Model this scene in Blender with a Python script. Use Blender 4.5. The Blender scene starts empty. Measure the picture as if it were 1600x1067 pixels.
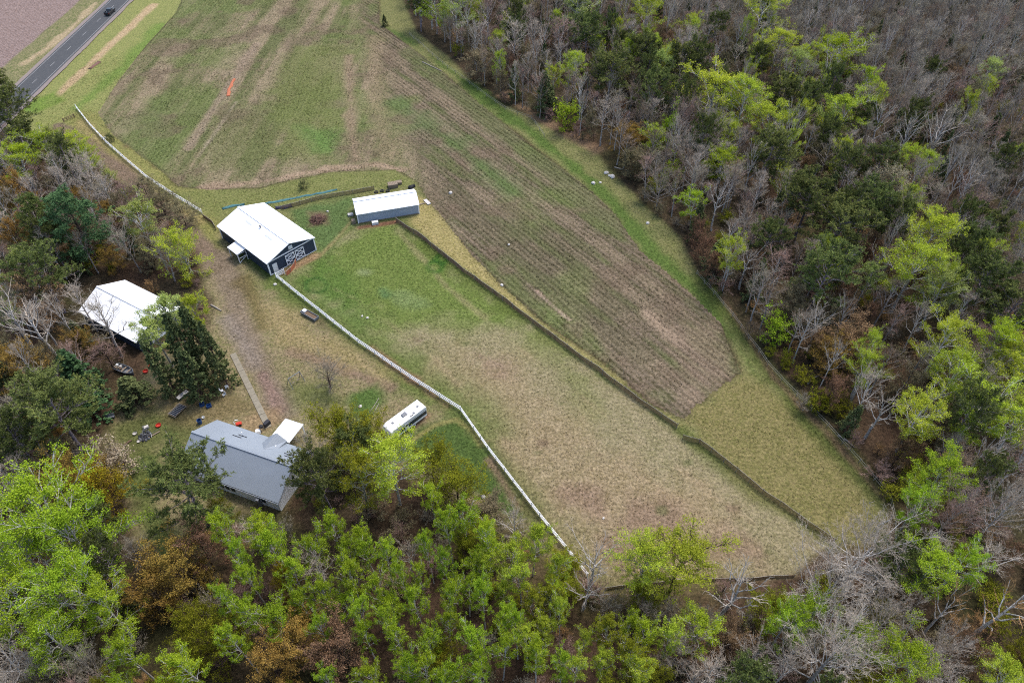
import bpy, math, random
import numpy as np
from math import radians, cos, sin, pi
S = bpy.context.scene
COL = S.collection
# ------------------------------------------------------------------ camera, sky, sun, exposure
PITCH = radians(45.7); FPX = 1090.0; CH = 100.0
cam = bpy.data.cameras.new('camera'); camo = bpy.data.objects.new('camera', cam); COL.objects.link(camo)
camo.location = (0, 0, CH); camo.rotation_euler = (radians(90) - PITCH, 0, 0)
cam.sensor_width = 36; cam.lens = FPX / 1600 * 36; cam.clip_end = 9000; cam.clip_start = 1
S.camera = camo
SUN_EL, SUN_AZ = radians(62), radians(38)          # azimuth from +Y towards +X
W = bpy.data.worlds.new('World'); S.world = W; W.use_nodes = True
nt = W.node_tree; bg = nt.nodes['Background']
sky = nt.nodes.new('ShaderNodeTexSky'); sky.sky_type = 'NISHITA'; sky.sun_disc = False
sky.sun_elevation = SUN_EL; sky.sun_rotation = SUN_AZ
sky.air_density = 1.0; sky.dust_density = 3.0; sky.ozone_density = 1.0; sky.altitude = 200
nt.links.new(sky.outputs[0], bg.inputs[0]); bg.inputs[1].default_value = 0.14
sun = bpy.data.lights.new('sun', 'SUN'); suno = bpy.data.objects.new('sun', sun); COL.objects.link(suno)
sun.energy = 1.25; sun.angle = radians(15); sun.color = (1.0, 0.965, 0.92)
suno.rotation_euler = (radians(90) - SUN_EL, 0, pi - SUN_AZ)
suno.location = (0, 0, 300)
vs = S.view_settings; vs.view_transform = 'Standard'; vs.look = 'None'; vs.exposure = 1.25; vs.gamma = 1.0
vs.use_curve_mapping = False
S.cycles.use_denoising = False; S.cycles.filter_width = 1.1
S.cycles.max_bounces = 5; S.cycles.diffuse_bounces = 3; S.cycles.transmission_bounces = 3; S.cycles.glossy_bounces = 2
# ------------------------------------------------------------------ survey helpers
_c, _s = cos(PITCH), sin(PITCH)
def at(x, y, z=0.0):
    """ground point (or point at height z) seen at photo pixel x, y"""
    a = (x - 800) / FPX; b = (533.5 - y) / FPX
    dx, dy, dz = a, _c + b * _s, -_s + b * _c
    t = (z - CH) / dz
    return np.array([dx * t, dy * t, z])
def depth(p): return p[1] * _c + (CH - p[2]) * _s
def lin(c, k=1.0):
    c = np.asarray(c, float) / 255.0
    return np.where(c <= 0.04045, c / 12.92, ((c + 0.055) / 1.055) ** 2.4) * k
GK = 0.78                                            # photo value -> base colour of foliage and bark
GG = 0.50                                            # the same for ground cover
rng = np.random.default_rng(7); random.seed(7)
_tab = np.random.default_rng(3).random((256, 256))
def vnoise(x, y, sc, seed=0):
    x = np.asarray(x) / sc + seed * 17.3 + 900; y = np.asarray(y) / sc + seed * 5.1 + 900
    i = np.floor(x).astype(int); j = np.floor(y).astype(int); u = x - i; v = y - j
    u = u * u * (3 - 2 * u); v = v * v * (3 - 2 * v)
    g = lambda a, b: _tab[a % 256, b % 256]
    return (g(i, j) * (1 - u) + g(i + 1, j) * u) * (1 - v) + (g(i, j + 1) * (1 - u) + g(i + 1, j + 1) * u) * v
def fbm(x, y, sc, seed=0, o=3):
    r = 0; a = 1; t = 0
    for k in range(o):
        r = r + a * vnoise(x, y, sc / 2 ** k, seed + k * 3); t += a; a *= 0.55
    return r / t - 0.5
def sdist(px, py, P, closed=True):
    P = np.asarray(P)[:, :2]; n = len(P); best = np.full(px.shape, 1e9); ins = np.zeros(px.shape, bool)
    for i in range(n if closed else n - 1):
        a = P[i]; b = P[(i + 1) % n]; d = b - a
        t = np.clip(((px - a[0]) * d[0] + (py - a[1]) * d[1]) / (d @ d + 1e-9), 0, 1)
        best = np.minimum(best, np.hypot(px - a[0] - t * d[0], py - a[1] - t * d[1]))
        if closed and a[1] != b[1]:
            c = ((a[1] > py) != (b[1] > py)) & (px < (b[0] - a[0]) * (py - a[1]) / (b[1] - a[1]) + a[0])
            ins ^= c
    return np.where(ins, best, -best) if closed else best
def G(pts): return np.array([at(*q)[:2] for q in pts])
# ------------------------------------------------------------------ mesh helpers
def mesh_np(name, V, F, mat=None, smooth=False):
    """F: list of (n,k) index arrays"""
    me = bpy.data.meshes.new(name); V = np.asarray(V, np.float32)
    F = [np.asarray(f, np.int32) for f in F if len(f)]
    nl = sum(f.size for f in F); npol = sum(len(f) for f in F)
    me.vertices.add(len(V)); me.vertices.foreach_set('co', V.ravel())
    me.loops.add(nl); me.loops.foreach_set('vertex_index', np.concatenate([f.ravel() for f in F]))
    me.polygons.add(npol); st = []; o = 0
    for f in F:
        st.append(np.arange(len(f)) * f.shape[1] + o); o += f.size
    me.polygons.foreach_set('loop_start', np.concatenate(st).astype(np.int32))
    if smooth: me.polygons.foreach_set('use_smooth', np.ones(npol, bool))
    me.update(calc_edges=True)
    if mat: me.materials.append(mat)
    return me
class MB:
    """collects boxes, tubes and plates; build() links them as ONE object"""
    def __init__(s): s.v = []; s.f = []
    def add(s, V, F):
        o = len(s.v); s.v += [tuple(map(float, q)) for q in V]; s.f += [tuple(i + o for i in q) for q in F]; return s
    def box(s, c, d, rz=0.0, rx=0.0):
        hx, hy, hz = d[0] / 2, d[1] / 2, d[2] / 2; V = []
        for z in (-hz, hz):
            for x, y in ((-hx, -hy), (hx, -hy), (hx, hy), (-hx, hy)):
                yy, zz = y * cos(rx) - z * sin(rx), y * sin(rx) + z * cos(rx)
                V.append((c[0] + x * cos(rz) - yy * sin(rz), c[1] + x * sin(rz) + yy * cos(rz), c[2] + zz))
        return s.add(V, [(3, 2, 1, 0), (4, 5, 6, 7), (0, 1, 5, 4), (1, 2, 6, 5), (2, 3, 7, 6), (3, 0, 4, 7)])
    def beam(s, a, b, w, h):
        a = np.array(a, float); b = np.array(b, float); t = b - a; t /= np.linalg.norm(t) + 1e-9
        r = np.array([0, 0, 1.0]) if abs(t[2]) < .95 else np.array([1.0, 0, 0])
        u = np.cross(t, r); u /= np.linalg.norm(u); v = np.cross(u, t)
        V = [p + u * i * w / 2 + v * j * h / 2 for p in (a, b) for i, j in ((-1, -1), (1, -1), (1, 1), (-1, 1))]
        return s.add(V, [(3, 2, 1, 0), (4, 5, 6, 7), (0, 1, 5, 4), (1, 2, 6, 5), (2, 3, 7, 6), (3, 0, 4, 7)])
    def tube(s, P, R, n=6, cap=True):
        P = [np.array(p, float) for p in P]
        if not hasattr(R, '__len__'): R = [R] * len(P)
        V = []
        for i, p in enumerate(P):
            t = P[min(i + 1, len(P) - 1)] - P[max(i - 1, 0)]; t /= np.linalg.norm(t) + 1e-9
            r = np.array([0, 0, 1.0]) if abs(t[2]) < .9 else np.array([1.0, 0, 0])
            u = np.cross(t, r); u /= np.linalg.norm(u); v = np.cross(t, u)
            V += [p + R[i] * (u * cos(2 * pi * k / n) + v * sin(2 * pi * k / n)) for k in range(n)]
        F = [(i * n + k, i * n + (k + 1) % n, (i + 1) * n + (k + 1) % n, (i + 1) * n + k) for i in range(len(P) - 1) for k in range(n)]
        if cap: F += [tuple(range(n))[::-1], tuple((len(P) - 1) * n + k for k in range(n))]
        return s.add(V, F)
    def prism(s, prof, y0, y1):
        """profile of (x,z) pushed from y0 to y1"""
        n = len(prof); V = [(x, y0, z) for x, z in prof] + [(x, y1, z) for x, z in prof]
        F = [tuple(range(n)), tuple(range(2 * n - 1, n - 1, -1))] + [((i + 1) % n, i, n + i, n + (i + 1) % n) for i in range(n)]
        return s.add(V, F)
    def lathe(s, c, prof, n=12):
        V = []; m = len(prof)
        for r, z in prof: V += [(c[0] + r * cos(2 * pi * k / n), c[1] + r * sin(2 * pi * k / n), c[2] + z) for k in range(n)]
        F = [(i * n + k, i * n + (k + 1) % n, (i + 1) * n + (k + 1) % n, (i + 1) * n + k) for i in range(m - 1) for k in range(n)]
        F += [tuple(range(n))[::-1], tuple((m - 1) * n + k for k in range(n))]
        return s.add(V, F)
    def mesh(s, name, mat, smooth=False):
        me = bpy.data.meshes.new(name); me.from_pydata(s.v, [], s.f); me.update()
        if mat: me.materials.append(mat)
        if smooth: me.polygons.foreach_set('use_smooth', np.ones(len(me.polygons), bool))
        return me
    def build(s, name, mat, parent=None, bevel=0, smooth=False):
        return link(name, s.mesh(name, mat, smooth), parent, bevel)
def link(name, me, parent=None, bevel=0):
    o = bpy.data.objects.new(name, me); COL.objects.link(o); o.parent = parent
    if bevel:
        b = o.modifiers.new('bevel', 'BEVEL'); b.width = bevel; b.segments = 2; b.limit_method = 'ANGLE'
    return o
def tag(o, label=None, cat=None, group=None, kind=None):
    for k, v in (('label', label), ('category', cat), ('group', group), ('kind', kind)):
        if v: o[k] = v
    return o
def thing(name, loc, rz=0.0, label=None, cat=None, group=None):
    o = bpy.data.objects.new(name, None); COL.objects.link(o); o.location = loc; o.rotation_euler = (0, 0, rz)
    o.empty_display_size = .3
    return tag(o, label, cat, group)
# ------------------------------------------------------------------ materials
def nodes(name):
    m = bpy.data.materials.new(name); m.use_nodes = True; t = m.node_tree
    for n in list(t.nodes): t.nodes.remove(n)
    out = t.nodes.new('ShaderNodeOutputMaterial')
    def N(ty, **kw):
        n = t.nodes.new(ty)
        for k, v in kw.items():
            if k.startswith('i_'): n.inputs[k[2:].replace('_', ' ')].default_value = v
            elif k[0] == 'n' and k[1:].isdigit(): n.inputs[int(k[1:])].default_value = v
            else: setattr(n, k, v)
        return n
    return m, t, N, out, t.links.new
def mixc(N, L, fac, a, b, mode='MIX'):
    n = N('ShaderNodeMix', data_type='RGBA', blend_type=mode)
    for s, v in ((n.inputs[0], fac), (n.inputs[6], a), (n.inputs[7], b)):
        if hasattr(v, 'is_output') or isinstance(v, bpy.types.NodeSocket): L(v, s)
        elif isinstance(v, (int, float)): s.default_value = v
        else: s.default_value = (*v[:3], 1)
    return n.outputs[2]
def math_(N, L, op, a, b=0.0, c=0.0):
    n = N('ShaderNodeMath', operation=op)
    for s, v in zip(n.inputs, (a, b, c)):
        if isinstance(v, bpy.types.NodeSocket): L(v, s)
        else: s.default_value = v
    return n.outputs[0]
def simple(name, col, rough=0.7, var=0.12, scale=3.0, metal=0.0, col2=None, bump=0.0, spec=0.3, rib=None):
    """painted / wooden / metal surface with mottled wear; rib=(axis, spacing) adds pressed ribs as relief"""
    m, t, N, out, L = nodes(name); p = N('ShaderNodeBsdfPrincipled'); L(p.outputs[0], out.inputs[0])
    tc = N('ShaderNodeTexCoord'); no = N('ShaderNodeTexNoise', i_Scale=scale, i_Detail=6.0, i_Roughness=.65); L(tc.outputs['Object'], no.inputs['Vector'])
    c1 = np.array(col, float); c2 = np.array(col2, float) if col2 is not None else c1 * (1 - 2.2 * var)
    rp = N('ShaderNodeMapRange', n1=.35, n2=.7); L(no.outputs[0], rp.inputs[0])
    L(mixc(N, L, rp.outputs[0], c1, c2), p.inputs['Base Color'])
    p.inputs['Roughness'].default_value = rough; p.inputs['Metallic'].default_value = metal; p.inputs['Specular IOR Level'].default_value = spec
    h = None
    if bump:
        h = math_(N, L, 'MULTIPLY', no.outputs[0], bump)
    if rib:
        sx = N('ShaderNodeSeparateXYZ'); L(tc.outputs['Object'], sx.inputs[0])
        w = math_(N, L, 'SINE', math_(N, L, 'MULTIPLY', sx.outputs[rib[0]], 2 * pi / rib[1]))
        w = math_(N, L, 'MULTIPLY', math_(N, L, 'GREATER_THAN', w, .8), .02)
        h = w if h is None else math_(N, L, 'ADD', h, w)
    if h is not None:
        b = N('ShaderNodeBump', i_Strength=.6, i_Distance=1.0); L(h, b.inputs['Height']); L(b.outputs[0], p.inputs['Normal'])
    return m
def leafmat(name, ca, cb, tr=.35, hue=.012, val=.2):
    m, t, N, out, L = nodes(name)
    at_ = N('ShaderNodeAttribute', attribute_name='rnd'); oi = N('ShaderNodeObjectInfo')
    c = mixc(N, L, at_.outputs['Fac'], lin(ca, GK), lin(cb, GK))
    hs = N('ShaderNodeHueSaturation'); L(c, hs.inputs['Color'])
    L(math_(N, L, 'MULTIPLY_ADD', oi.outputs['Random'], 2 * hue, .5 - hue), hs.inputs['Hue'])
    r2 = math_(N, L, 'FRACT', math_(N, L, 'MULTIPLY', oi.outputs['Random'], 7.31))
    L(math_(N, L, 'MULTIPLY_ADD', r2, 2 * val, 1 - val), hs.inputs['Value'])
    d = N('ShaderNodeBsdfDiffuse'); tl = N('ShaderNodeBsdfTranslucent'); mx = N('ShaderNodeMixShader', n0=tr)
    L(hs.outputs[0], d.inputs[0]); L(hs.outputs[0], tl.inputs[0]); L(d.outputs[0], mx.inputs[1]); L(tl.outputs[0], mx.inputs[2]); L(mx.outputs[0], out.inputs[0])
    return m
def barkmat(name, ca, cb, scale=2.0):
    m, t, N, out, L = nodes(name); tc = N('ShaderNodeTexCoord'); oi = N('ShaderNodeObjectInfo')
    no = N('ShaderNodeTexNoise', i_Scale=scale, i_Detail=5.0); mp = N('ShaderNodeMapping'); mp.inputs['Scale'].default_value = (1, 1, 2.2)
    L(tc.outputs['Object'], mp.inputs[0]); L(mp.outputs[0], no.inputs['Vector'])
    rp = N('ShaderNodeMapRange', n1=.42, n2=.62); L(no.outputs[0], rp.inputs[0])
    c = mixc(N, L, rp.outputs[0], lin(ca, GK), lin(cb, GK)); hs = N('ShaderNodeHueSaturation'); L(c, hs.inputs['Color'])
    L(math_(N, L, 'MULTIPLY_ADD', oi.outputs['Random'], .4, .8), hs.inputs['Value'])
    d = N('ShaderNodeBsdfDiffuse'); L(hs.outputs[0], d.inputs[0]); L(d.outputs[0], out.inputs[0])
    return m
M = {}
def groundmat(name, rows=False):
    m, t, N, out, L = nodes(name); p = N('ShaderNodeBsdfPrincipled'); L(p.outputs[0], out.inputs[0])
    p.inputs['Roughness'].default_value = .95; p.inputs['Specular IOR Level'].default_value = .08
    ca = N('ShaderNodeAttribute', attribute_name='cA'); cb = N('ShaderNodeAttribute', attribute_name='cB')
    tc = N('ShaderNodeTexCoord')
    n1 = N('ShaderNodeTexNoise', i_Scale=1.7, i_Detail=5.0, i_Roughness=.72); n2 = N('ShaderNodeTexNoise', i_Scale=.42, i_Detail=6.0, i_Roughness=.75)
    n3 = N('ShaderNodeTexNoise', i_Scale=1.9, i_Detail=5.0, i_Roughness=.85)
    for n in (n1, n2, n3): L(tc.outputs['Object'], n.inputs['Vector'])
    f = math_(N, L, 'ADD', math_(N, L, 'MULTIPLY', n1.outputs[0], .62), math_(N, L, 'MULTIPLY', n2.outputs[0], .38))
    h = n1.outputs[0]
    if rows:
        u1 = N('ShaderNodeAttribute', attribute_name='u'); w = N('ShaderNodeTexNoise', i_Scale=.9, i_Detail=3.0); L(tc.outputs['Object'], w.inputs['Vector'])
        ph = math_(N, L, 'MULTIPLY_ADD', w.outputs[0], 5.0, math_(N, L, 'MULTIPLY', u1.outputs['Fac'], 2 * pi / 1.3))
        sw = math_(N, L, 'MULTIPLY', math_(N, L, 'SINE', ph), math_(N, L, 'MULTIPLY_ADD', n2.outputs[0], 3.6, -1.0)); am = N('ShaderNodeAttribute', attribute_name='ramp')
        f = math_(N, L, 'MULTIPLY_ADD', math_(N, L, 'MULTIPLY', sw, am.outputs['Fac']), .055, f)
        h = math_(N, L, 'MULTIPLY_ADD', math_(N, L, 'MULTIPLY', sw, am.outputs['Fac']), -.22, h)
    rp = N('ShaderNodeMapRange', n1=.42, n2=.58); L(f, rp.inputs[0])
    c = mixc(N, L, rp.outputs[0], (1, 1, 1), (1, 1, 1)); mixn = c.node
    L(ca.outputs['Color'], mixn.inputs[6]); L(cb.outputs['Color'], mixn.inputs[7])
    br = N('ShaderNodeMapRange', n1=.33, n2=.67, n3=.42, n4=1.58); L(n3.outputs[0], br.inputs[0])
    c = mixc(N, L, 1.0, c, br.outputs[0], 'MULTIPLY')
    sp = N('ShaderNodeMapRange', n1=.60, n2=.70, n3=0., n4=.6); n4 = N('ShaderNodeTexNoise', i_Scale=1.1, i_Detail=4.0, i_Roughness=.75); L(tc.outputs['Object'], n4.inputs['Vector']); L(n4.outputs[0], sp.inputs[0])
    c = mixc(N, L, sp.outputs[0], c, (.045, .05, .02))
    L(c, p.inputs['Base Color'])
    b = N('ShaderNodeBump', i_Strength=.8, i_Distance=.22); L(h, b.inputs['Height']); L(b.outputs[0], p.inputs['Normal'])
    return m
M['ground'] = groundmat('ground_cover'); M['rows'] = groundmat('row_crop_soil', True)
# ------------------------------------------------------------------ outlines on the ground (photo pixels -> metres)
FIELD = G([(290, -14), (275, 20), (230, 70), (186, 125), (153, 177), (174, 208), (205, 233), (247, 264), (281, 292), (328, 297), (404, 293), (460, 280), (517, 269), (573, 267), (618, 265), (652, 283), (669, 312), (700, 350), (734, 396), (790, 452), (846, 501), (940, 565), (1015, 629), (1071, 655), (1084, 636), (1124, 606), (1158, 582), (1139, 542), (1127, 505), (1086, 464), (1037, 422), (1000, 392), (962, 336), (928, 302), (886, 269), (824, 223), (740, 155), (691, 112), (621, 59), (593, 37), (592, -14)])
STUB = np.array([(-165.5, 205.0), (-165.0, 400.0), (-320.0, 400.0), (-320.0, 205.0)])
PAST = G([(430, 435), (465, 461), (560, 536), (640, 591), (720, 642), (762, 702), (830, 790), (935, 922), (1020, 912), (1110, 906), (1240, 901), (1300, 845), (1190, 770), (1070, 685), (1055, 668), (960, 598), (850, 518), (770, 458), (700, 407), (625, 347), (560, 352), (500, 402), (470, 412)])
YARD = G([(60, 170), (110, 200), (190, 262), (250, 310), (330, 350), (420, 432), (560, 538), (640, 593), (720, 644), (762, 704), (830, 792), (870, 850), (820, 835), (700, 790), (640, 740), (560, 690), (470, 740), (440, 800), (330, 800), (340, 860), (300, 880), (240, 870), (205, 800), (190, 730), (165, 690), (180, 640), (240, 560), (320, 520), (330, 470), (318, 430), (320, 390), (270, 330), (200, 290), (120, 230)])
NORTH = G([(281, 293), (328, 297), (404, 294), (517, 270), (618, 266), (652, 284), (669, 313), (734, 398), (790, 454), (846, 503), (940, 567), (1015, 631), (1071, 657), (1124, 608), (1160, 582), (1128, 505), (1037, 422), (1000, 392), (962, 336), (886, 269), (740, 155), (621, 59), (593, 37), (592, -14), (625, -14), (650, 50), (700, 90), (760, 150), (850, 195), (930, 235), (975, 290), (1060, 370), (1090, 430), (1200, 570), (1290, 665), (1392, 785), (1395, 850), (1300, 846), (1190, 771), (1060, 670), (850, 517), (700, 405), (625, 345), (500, 395), (430, 430), (330, 345), (250, 305)])
GRASSW = G([(100, 186), (118, 172), (153, 178), (174, 208), (205, 233), (247, 264), (281, 292), (330, 300), (340, 350), (340, 395), (310, 385), (262, 335), (205, 292), (150, 250), (112, 214)])
VERGE = np.array([(-146.0, 186.0), (-146.0, 330.0), (-100.0, 330.0), (-100.0, 240.0), (-110.0, 196.0), (-122.0, 180.0), (-138.0, 178.0), (-144.0, 182.0)])
cell = 0.6
ys = np.arange(18, 304, cell); xm = 232; xs = np.arange(-xm, xm + .01, cell)
GX, GY = np.meshgrid(xs, ys); nx = len(xs)
vx, vy = GX.ravel().copy(), GY.ravel().copy()
CXc = (GX[:-1, :-1] + cell / 2); CYc = (GY[:-1, :-1] + cell / 2)
keep = np.abs(CXc) < .734 * (CYc * _c + CH * _s) + 14
jx = fbm(CXc, CYc, 5, 21) * 1.2
dF = sdist(vx, vy, FIELD)
near = np.abs(dF) < cell * .5                       # pull the grid onto the field edge
P2 = np.asarray(FIELD)
bd = np.full(vx.shape, 1e9); bx = vx.copy(); by = vy.copy()
for i in range(len(P2)):
    a, b = P2[i], P2[(i + 1) % len(P2)]; d = b - a
    t = np.clip(((vx - a[0]) * d[0] + (vy - a[1]) * d[1]) / (d @ d + 1e-9), 0, 1); qx = a[0] + t * d[0]; qy = a[1] + t * d[1]
    e = np.hypot(vx - qx, vy - qy); m_ = e < bd; bd[m_] = e[m_]; bx[m_] = qx[m_]; by[m_] = qy[m_]
vx[near] = bx[near]; vy[near] = by[near]
vz = fbm(vx, vy, 6, 5) * .12 + fbm(vx, vy, 40, 6) * .25
zone = np.zeros(CXc.shape, int)
zone[sdist(CXc, CYc, VERGE) + jx > 0] = 5
zone[(CXc < -154) & (CXc > -166) & (CYc > 190)] = 5
zone[sdist(CXc, CYc, GRASSW) + jx > 0] = 3
zone[sdist(CXc, CYc, YARD) + jx > 0] = 4
zone[sdist(CXc, CYc, NORTH) + jx * .5 > 0] = 3
zone[sdist(CXc, CYc, PAST) > 0] = 2
zone[sdist(CXc, CYc, FIELD) > 0] = 1
zone[sdist(CXc, CYc, STUB) + jx > 0] = 6
zone[~keep] = -1
# ---- what covers the ground where (two mingled colours per spot)
def cov(n): return np.zeros((n, 3)), np.zeros((n, 3))
cA = np.tile(lin((98, 84, 64), GG), (len(vx), 1)); cB = np.tile(lin((64, 56, 40), GG), (len(vx), 1))
fn1 = fbm(vx, vy, 9, 1, 4); fn2 = fbm(vx, vy, 22, 2, 3); fn3 = fbm(vx, vy, 3, 8, 3)
def mixin(al, A, B):
    global cA, cB
    al = np.clip(al, 0, 1)[:, None]; cA = cA * (1 - al) + lin(A, GG) * al; cB = cB * (1 - al) + lin(B, GG) * al
def paint(poly, A, B, soft=3.0, amt=1.0, nz=5.0, world=False, close=True, width=0):
    P = np.asarray(poly) if world else G(poly)
    lo = P.min(0) - soft - nz - width - 2; hi = P.max(0) + soft + nz + width + 2
    k = np.where((vx > lo[0]) & (vx < hi[0]) & (vy > lo[1]) & (vy < hi[1]))[0]
    if not len(k): return
    d = sdist(vx[k], vy[k], P) if close else width - sdist(vx[k], vy[k], P, False)
    a = np.zeros(len(vx)); q = np.clip((d + fn1[k] * nz + fn3[k] * nz * .5) / soft + .5, 0, 1); a[k] = q * q * (3 - 2 * q) * amt
    mixin(a, A, B)
def line(pts, w, A, B, soft=1.0, amt=1.0, nz=1.5): paint(pts, A, B, soft, amt, nz, close=False, width=w)
# woodland litter variety
mixin(np.clip(fn2 * 4 + .1, 0, .8), (110, 86, 68), (78, 60, 48)); mixin(np.clip(-fn1 * 4 - .3, 0, .7), (84, 86, 50), (64, 62, 40))
# grass of the clearing
T_TAN = (186, 168, 126); T_OLI = (150, 146, 92)
paint(NORTH, (152, 148, 98), (126, 130, 76), 2, 1, 1, True)
paint(YARD, (168, 150, 116), (138, 134, 88), 3, 1, 4, True)
paint(PAST, (178, 164, 128), (146, 138, 98), 1.5, 1, .5, True)
paint(VERGE, (170, 168, 104), (142, 150, 84), 1.5, 1, 1, True)
paint([(-154, 180), (-154, 330), (-166, 330), (-166, 180)], (170, 158, 118), (112, 122, 70), 1, 1, 2, True)
paint(GRASSW, (166, 160, 98), (136, 138, 76), 3, 1, 4, True)
line([(125, 190), (166, 235), (232, 290), (310, 345)], 1.2, (186, 168, 116), (150, 136, 88), 3, .8, 4)
# pasture: green top, tan belly, green rims
paint([(430, 436), (500, 402), (560, 352), (625, 347), (700, 407), (800, 480), (840, 530), (760, 520), (690, 500), (640, 510), (600, 540), (560, 540), (480, 470)], (134, 148, 78), (106, 124, 58), 14, 1, 16)
paint([(440, 440), (505, 405), (560, 440), (590, 500), (560, 530), (500, 485)], (108, 138, 64), (86, 114, 50), 8, .8, 10)
line([(440, 442), (560, 532), (640, 587), (722, 638), (765, 700), (835, 792)], 2.0, (118, 130, 68), (92, 108, 52), 5, .9, 8)
line([(640, 575), (700, 612), (740, 630), (765, 660)], 6.0, (122, 136, 70), (98, 114, 54), 6, .8, 8)
line([(640, 360), (700, 410), (850, 520), (960, 600), (1055, 670), (1190, 772), (1300, 848)], 1.2, (112, 126, 60), (90, 104, 48), 3, .75, 5)
line([(850, 540), (900, 600), (920, 640)], 4.0, (140, 146, 86), (112, 122, 64), 8, .6, 12)
line([(750, 720), (860, 850), (940, 915), (1110, 900)], 4.0, (140, 130, 84), (112, 110, 64), 7, .7, 10)
paint([(690, 560), (800, 560), (960, 690), (1100, 800), (1160, 880), (1000, 890), (880, 800), (760, 650)], (188, 166, 132), (158, 138, 102), 16, .75, 18)
for q in ((900, 770), (1010, 800), (1150, 850), (960, 860), (760, 560)): line([q, (q[0] + 30, q[1] + 18)], 1.6, (170, 142, 122), (140, 116, 94), 5, .7, 8)
for pth in ([(470, 425), (560, 470), (680, 560), (800, 700), (900, 830), (960, 900)], [(620, 360), (700, 450), (830, 560), (1000, 690), (1180, 820)], [(900, 640), (960, 720), (1040, 770), (1180, 860)]):
    line(pth, .25, (196, 172, 138), (168, 146, 112), 1.0, .4, 2.2)
for q in range(60):
    x_, y_ = rng.uniform(520, 1200), rng.uniform(400, 890); line([(x_, y_), (x_ + rng.uniform(2, 9), y_ + rng.uniform(-2, 4))], rng.uniform(.15, .7), *(((104, 118, 62), (84, 96, 50)) if q % 3 else ((150, 126, 104), (120, 98, 80))), .8, .55, 1.2)
# rings of rank grass in the pasture
def ring(cx, cy, rx, ry, col=(66, 112, 46)):
    P = [(cx + rx * cos(a), cy + ry * sin(a)) for a in np.linspace(0, 2 * pi, 22)]
    line(P, .45, col, (54, 92, 40), 1.2, .85, 1.0)
ring(494, 446, 17, 11); ring(680, 417, 11, 8, (86, 128, 44)); ring(690, 405, 8, 7, (80, 120, 44))
line([(598, 455), (602, 462)], 1.2, (96, 140, 92), (86, 120, 80), 2, .6, 2); line([(565, 425), (572, 426)], 1.0, (170, 176, 130), (150, 160, 112), 2, .6, 2)
line([(630, 465), (650, 470)], 2.0, (150, 166, 110), (130, 148, 92), 3, .6, 4)
# grass north of the barns, corral, strip east of the field
paint([(240, 300), (404, 296), (517, 272), (618, 268), (650, 290), (560, 300), (440, 325), (340, 340)], (150, 150, 92), (122, 130, 70), 3, .9, 3)
paint([(445, 328), (552, 306), (556, 350), (500, 398), (480, 370)], (114, 138, 80), (92, 112, 62), 4, .95, 5)
paint([(640, 300), (672, 316), (740, 402), (846, 505), (940, 569), (1060, 662), (850, 512), (700, 400), (640, 350)], (196, 178, 122), (164, 152, 92), 2, .95, 2)
paint([(596, 40), (640, 60), (740, 150), (900, 270), (965, 335), (1003, 390), (1090, 462), (1150, 540), (1190, 600), (1120, 480), (1040, 400), (960, 310), (850, 210), (740, 130)], (108, 134, 62), (84, 110, 48), 3, .9, 4)
paint([(1075, 655), (1160, 585), (1200, 600), (1300, 700), (1390, 800), (1390, 850), (1300, 845), (1190, 770)], (160, 146, 98), (126, 122, 70), 5, .9, 8)
line([(1100, 440), (1200, 580), (1290, 680), (1385, 790)], 1.6, (100, 112, 54), (80, 92, 44), 4, .9, 4)
line([(1130, 465), (1210, 590), (1290, 672), (1390, 790), (1393, 850)], .5, (140, 112, 92), (112, 88, 70), 1.5, .8, 1.5)
line([(790, 150), (860, 195), (930, 235)], 2.5, (178, 146, 114), (132, 108, 84), 3, .8, 4)
# verge strips
line([(78, 160), (150, 92), (195, 50), (240, 8)], 1.6, (224, 196, 156), (190, 160, 120), 1.6, .95, 2)
line([(36, 100), (75, 75), (120, 36), (150, 4)], 1.1, (214, 190, 156), (180, 160, 120), 1.5, .9, 2.5)
line([(120, 168), (200, 100), (250, 40)], 2.2, (134, 160, 76), (110, 138, 60), 4, .8, 4)
paint([(-148, 192), (-140, 192), (-135, 200), (-141, 206)], (136, 160, 70), (110, 138, 56), 3, .9, 3, True)
line([(40, 150), (130, 62), (200, -5)], .1, (90, 110, 60), (80, 96, 50), 1, 0, 1)
# drive, tracks, bare earth
line([(92, 196), (150, 235), (230, 300), (300, 365), (345, 420)], 1.8, (156, 132, 116), (126, 108, 90), 2, .9, 2)
line([(338, 405), (365, 450), (372, 490), (395, 545), (420, 600), (440, 640)], 2.6, (162, 144, 122), (132, 116, 94), 2.6, .95, 2.5)
line([(355, 500), (375, 530), (400, 570)], 2.0, (170, 156, 142), (140, 126, 112), 3, .8, 3)
line([(410, 585), (424, 612), (438, 638)], 1.1, (170, 142, 128), (140, 116, 102), 1, .9, 1)
line([(380, 440), (400, 480), (410, 510)], 1.6, (126, 112, 62), (96, 84, 48), 3, .7, 3)
line([(455, 548), (500, 562), (560, 586), (610, 604)], 1.3, (160, 134, 116), (132, 108, 90), 1.8, .85, 2)
paint([(400, 470), (470, 490), (560, 545), (620, 590), (600, 600), (500, 560), (430, 540)], (186, 164, 118), (156, 140, 92), 5, .7, 6)
paint([(450, 600), (520, 600), (560, 620), (540, 640), (470, 630)], (120, 132, 70), (96, 106, 52), 5, .7, 6)
paint([(540, 610), (590, 600), (602, 630), (570, 660), (540, 650)], (92, 128, 54), (72, 104, 42), 3, .85, 4)
paint([(650, 660), (715, 645), (755, 695), (826, 795), (850, 830), (780, 800), (700, 740), (640, 720), (600, 700)], (96, 120, 58), (74, 96, 46), 4, .95, 5)
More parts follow.
